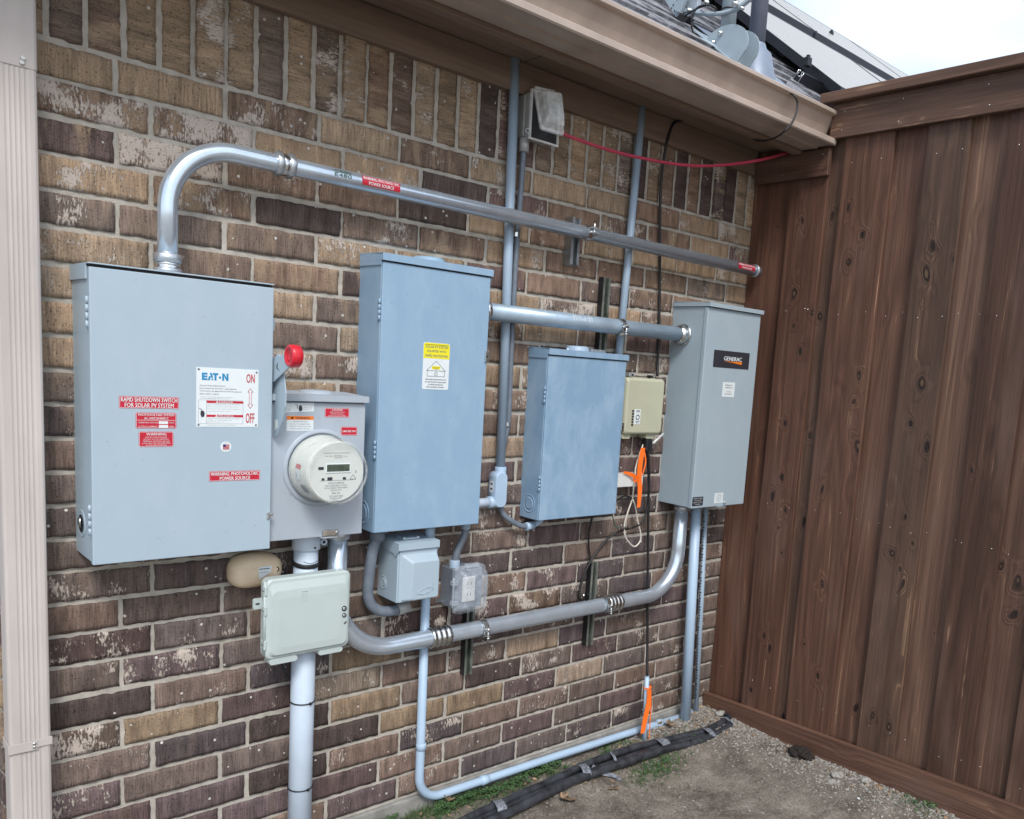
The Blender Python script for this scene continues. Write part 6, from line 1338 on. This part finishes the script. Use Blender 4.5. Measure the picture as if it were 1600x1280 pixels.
def pebble(b, x, y, r, k=0, z=None):
    z = gz(x, y) if z is None else z; s = Vector((rg.uniform(.6, 1.3), rg.uniform(.6, 1.2), rg.uniform(.4, .8))); a = rg.uniform(0, 6.3); V = []
    t_ = (1+5**.5)/2
    vs = [(-1, t_, 0), (1, t_, 0), (-1, -t_, 0), (1, -t_, 0), (0, -1, t_), (0, 1, t_), (0, -1, -t_), (0, 1, -t_), (t_, 0, -1), (t_, 0, 1), (-t_, 0, -1), (-t_, 0, 1)]
    for v in vs:
        v = Vector(v).normalized()*r*rg.uniform(.8, 1.15); v = Vector((v.x*s.x, v.y*s.y, v.z*s.z)); v.rotate(Matrix.Rotation(a, 3, 'Z')); V.append(b.bm.verts.new(v+Vector((x, y, z+r*.15))))
    for f in ((0, 11, 5), (0, 5, 1), (0, 1, 7), (0, 7, 10), (0, 10, 11), (1, 5, 9), (5, 11, 4), (11, 10, 2), (10, 7, 6), (7, 1, 8), (3, 9, 4), (3, 4, 2), (3, 2, 6), (3, 6, 8), (3, 8, 9), (4, 9, 5), (2, 4, 11), (6, 2, 10), (8, 6, 7), (9, 8, 1)):
        fc = b.bm.faces.new([V[i] for i in f]); fc.material_index = b.mi(k)
for i in range(9000):
    m_ = rg.random()
    if m_ < .40: x = 2.33-abs(rg.gauss(0, .10)); y = rg.uniform(-1.5, -.02); r = rg.uniform(.0018, .0062)
    elif m_ < .62: x = rg.uniform(1.75, 2.33); y = -abs(rg.gauss(0, .12)); r = rg.uniform(.0018, .0070)
    else: x = rg.uniform(.9, 2.33); y = rg.uniform(-1.2, -.1); r = rg.uniform(.001, .0030)*(1.8 if rg.random() < .06 else 1)
    if y > -.008: continue
    pebble(b, x, y, r)
for i in range(2600):
    x = rg.uniform(1.2, 2.32) if i % 3 else 2.28-abs(rg.gauss(0, .05)); y = -abs(rg.gauss(0, .16))-.03 if i % 3 else rg.uniform(-1.3, -.05)
    pebble(b, x, y, rg.uniform(.002, .007)*(1.9 if rg.random() < .08 else 1), 'soil')
tag(b.build('gravel'), 'scattered small stones and crumbs of soil near the fence', 'gravel', kind='stuff')
for i, (px, py, r, lab) in enumerate(((1308, 1216, .022, 'round grey stone against the kick board'), (1300, 1224, .015, 'smaller grey stone left of the round one by the kick board'), (1352, 1223, .018, 'broken pale stone just right of the round stone'), (1290, 1276, .008, 'tiny pale stone on the bare soil'), (1152, 1112, .020, 'rough lump of dirt in the corner of wall and fence'))):
    b = B(['stone']); p = AZ(px, py, .03); bm = b.bm; bmesh.ops.create_icosphere(bm, subdivisions=3, radius=r)
    for v in bm.verts: v.co *= 1+.28*noise.noise(v.co*45+Vector((i*7, 0, 0)))+.1*noise.noise(v.co*140); v.co.z *= .65; v.co.x *= 1.25
    bm.transform(Matrix.Translation((min(p.x, 2.30), p.y, gz(p.x, p.y)+r*.25))); tag(b.build('stone'), lab, 'stone', 'loose stones by the fence')
b = B(['clod']); p = AZ(1252, 1184, .03); bm = b.bm; bmesh.ops.create_icosphere(bm, subdivisions=5, radius=.040)
for v in bm.verts: v.co *= 1+.35*noise.noise(v.co*28)+.22*noise.noise(v.co*80)+.10*noise.noise(v.co*200); v.co.z *= .62; v.co.y *= 1.2
bm.transform(Matrix.Translation((min(p.x, 2.285), p.y, gz(p.x, p.y)+.010))); tag(b.build('dirt_clod'), 'dark clump of mulch against the fence kick board', 'clump')
b = B(['leaf'])
for i in range(420):
    if i % 2: x = rg.uniform(1.75, 2.33); y = -.02-abs(rg.gauss(0, .07))
    elif i % 4 == 0: x = 2.30-abs(rg.gauss(0, .04)); y = rg.uniform(-1.3, -.1)
    else: x = rg.uniform(.8, 1.9); y = -.03-abs(rg.gauss(0, .10))
    z = gz(x, y)+.002+rg.random()*.006; s_ = rg.uniform(.003, .013); a = rg.uniform(0, 6.3); u = Vector((math.cos(a), math.sin(a), rg.uniform(-.4, .4)))*s_; v = Vector((-math.sin(a), math.cos(a), rg.uniform(-.5, .5)))*s_*rg.uniform(.25, .7); c = Vector((x, y, z))
    b.face([c-u, c-v*.9+u*.1, c+u*.9, c+v], 0)
tag(b.build('leaf_litter'), 'crumbled dry leaf bits on the soil near the wall and fence', 'leaf litter', kind='stuff')
def oak_leaf(px, py, s, a, lab, col='leaf', lobes=5, curl=.3, zlift=.006):
    b = B([col]); p = AZ(px, py, .012); out_ = []
    n = 44
    for i in range(n):
        t_ = 2*math.pi*i/n; rr_ = s*(.62+.38*abs(math.cos(t_*lobes/2))**1.5*(1 if lobes > 3 else .9)); out_.append((rr_*math.cos(t_)*1.15, rr_*math.sin(t_)*.85))
    c = b.bm.verts.new((0, 0, 0)); V = [b.bm.verts.new((x, y, curl*(x*x+y*y*1.6)/s+.0012*math.sin(i*1.7))) for i, (x, y) in enumerate(out_)]
    for i in range(n): f = b.bm.faces.new((c, V[i], V[(i+1) % n])); f.smooth = True
    p.x = min(p.x, 2.295)
    b.bm.transform(Matrix.Translation((p.x, p.y, gz(p.x, p.y)+zlift)) @ Matrix.Rotation(a, 4, 'Z') @ Matrix.Rotation(.35, 4, 'X'))
    o = b.build('dry_leaf'); md = o.modifiers.new('s', 'SOLIDIFY'); md.thickness = .0005
    return tag(o, lab, 'leaf', 'dry leaves on the ground')
oak_leaf(1384, 1234, .020, .4, 'star shaped pale brown oak leaf on the gravel by the kick board', lobes=6, curl=-.2)
oak_leaf(697, 1262, .026, 1.1, 'crumpled brown leaf among the grass at the lower end of the wall', lobes=3, curl=.9, zlift=.018)
oak_leaf(888, 1253, .028, 2.2, 'large pale dead leaf below the black lines', lobes=5, curl=.3)
oak_leaf(880, 1246, .018, .2, 'brown dead leaf tucked at the edge of the black lines', lobes=4, curl=.6)
oak_leaf(1044, 1146, .024, .9, 'reddish brown leaf between the white ground stub and the wide conduit', lobes=5, curl=.5, zlift=.012)
oak_leaf(1028, 1144, .018, 2.4, 'curled brown leaf just right of the white ground stub', lobes=3, curl=.9)
oak_leaf(975, 1157, .020, 1.7, 'pale dry leaf left of the white ground stub', lobes=4, curl=.6)
oak_leaf(960, 1230, .022, 2.9, 'flat greyish leaf on the soil under the loose tape', lobes=3, curl=.1)
oak_leaf(1340, 1259, .006, 0, 'scrap of pale blue paper on the bare soil', 's_white', 3, .2)
settle()
for o in bpy.data.objects:
    if o.type == 'MESH' and len(o.data.polygons) == 0: print('EMPTY MESH', o.name)
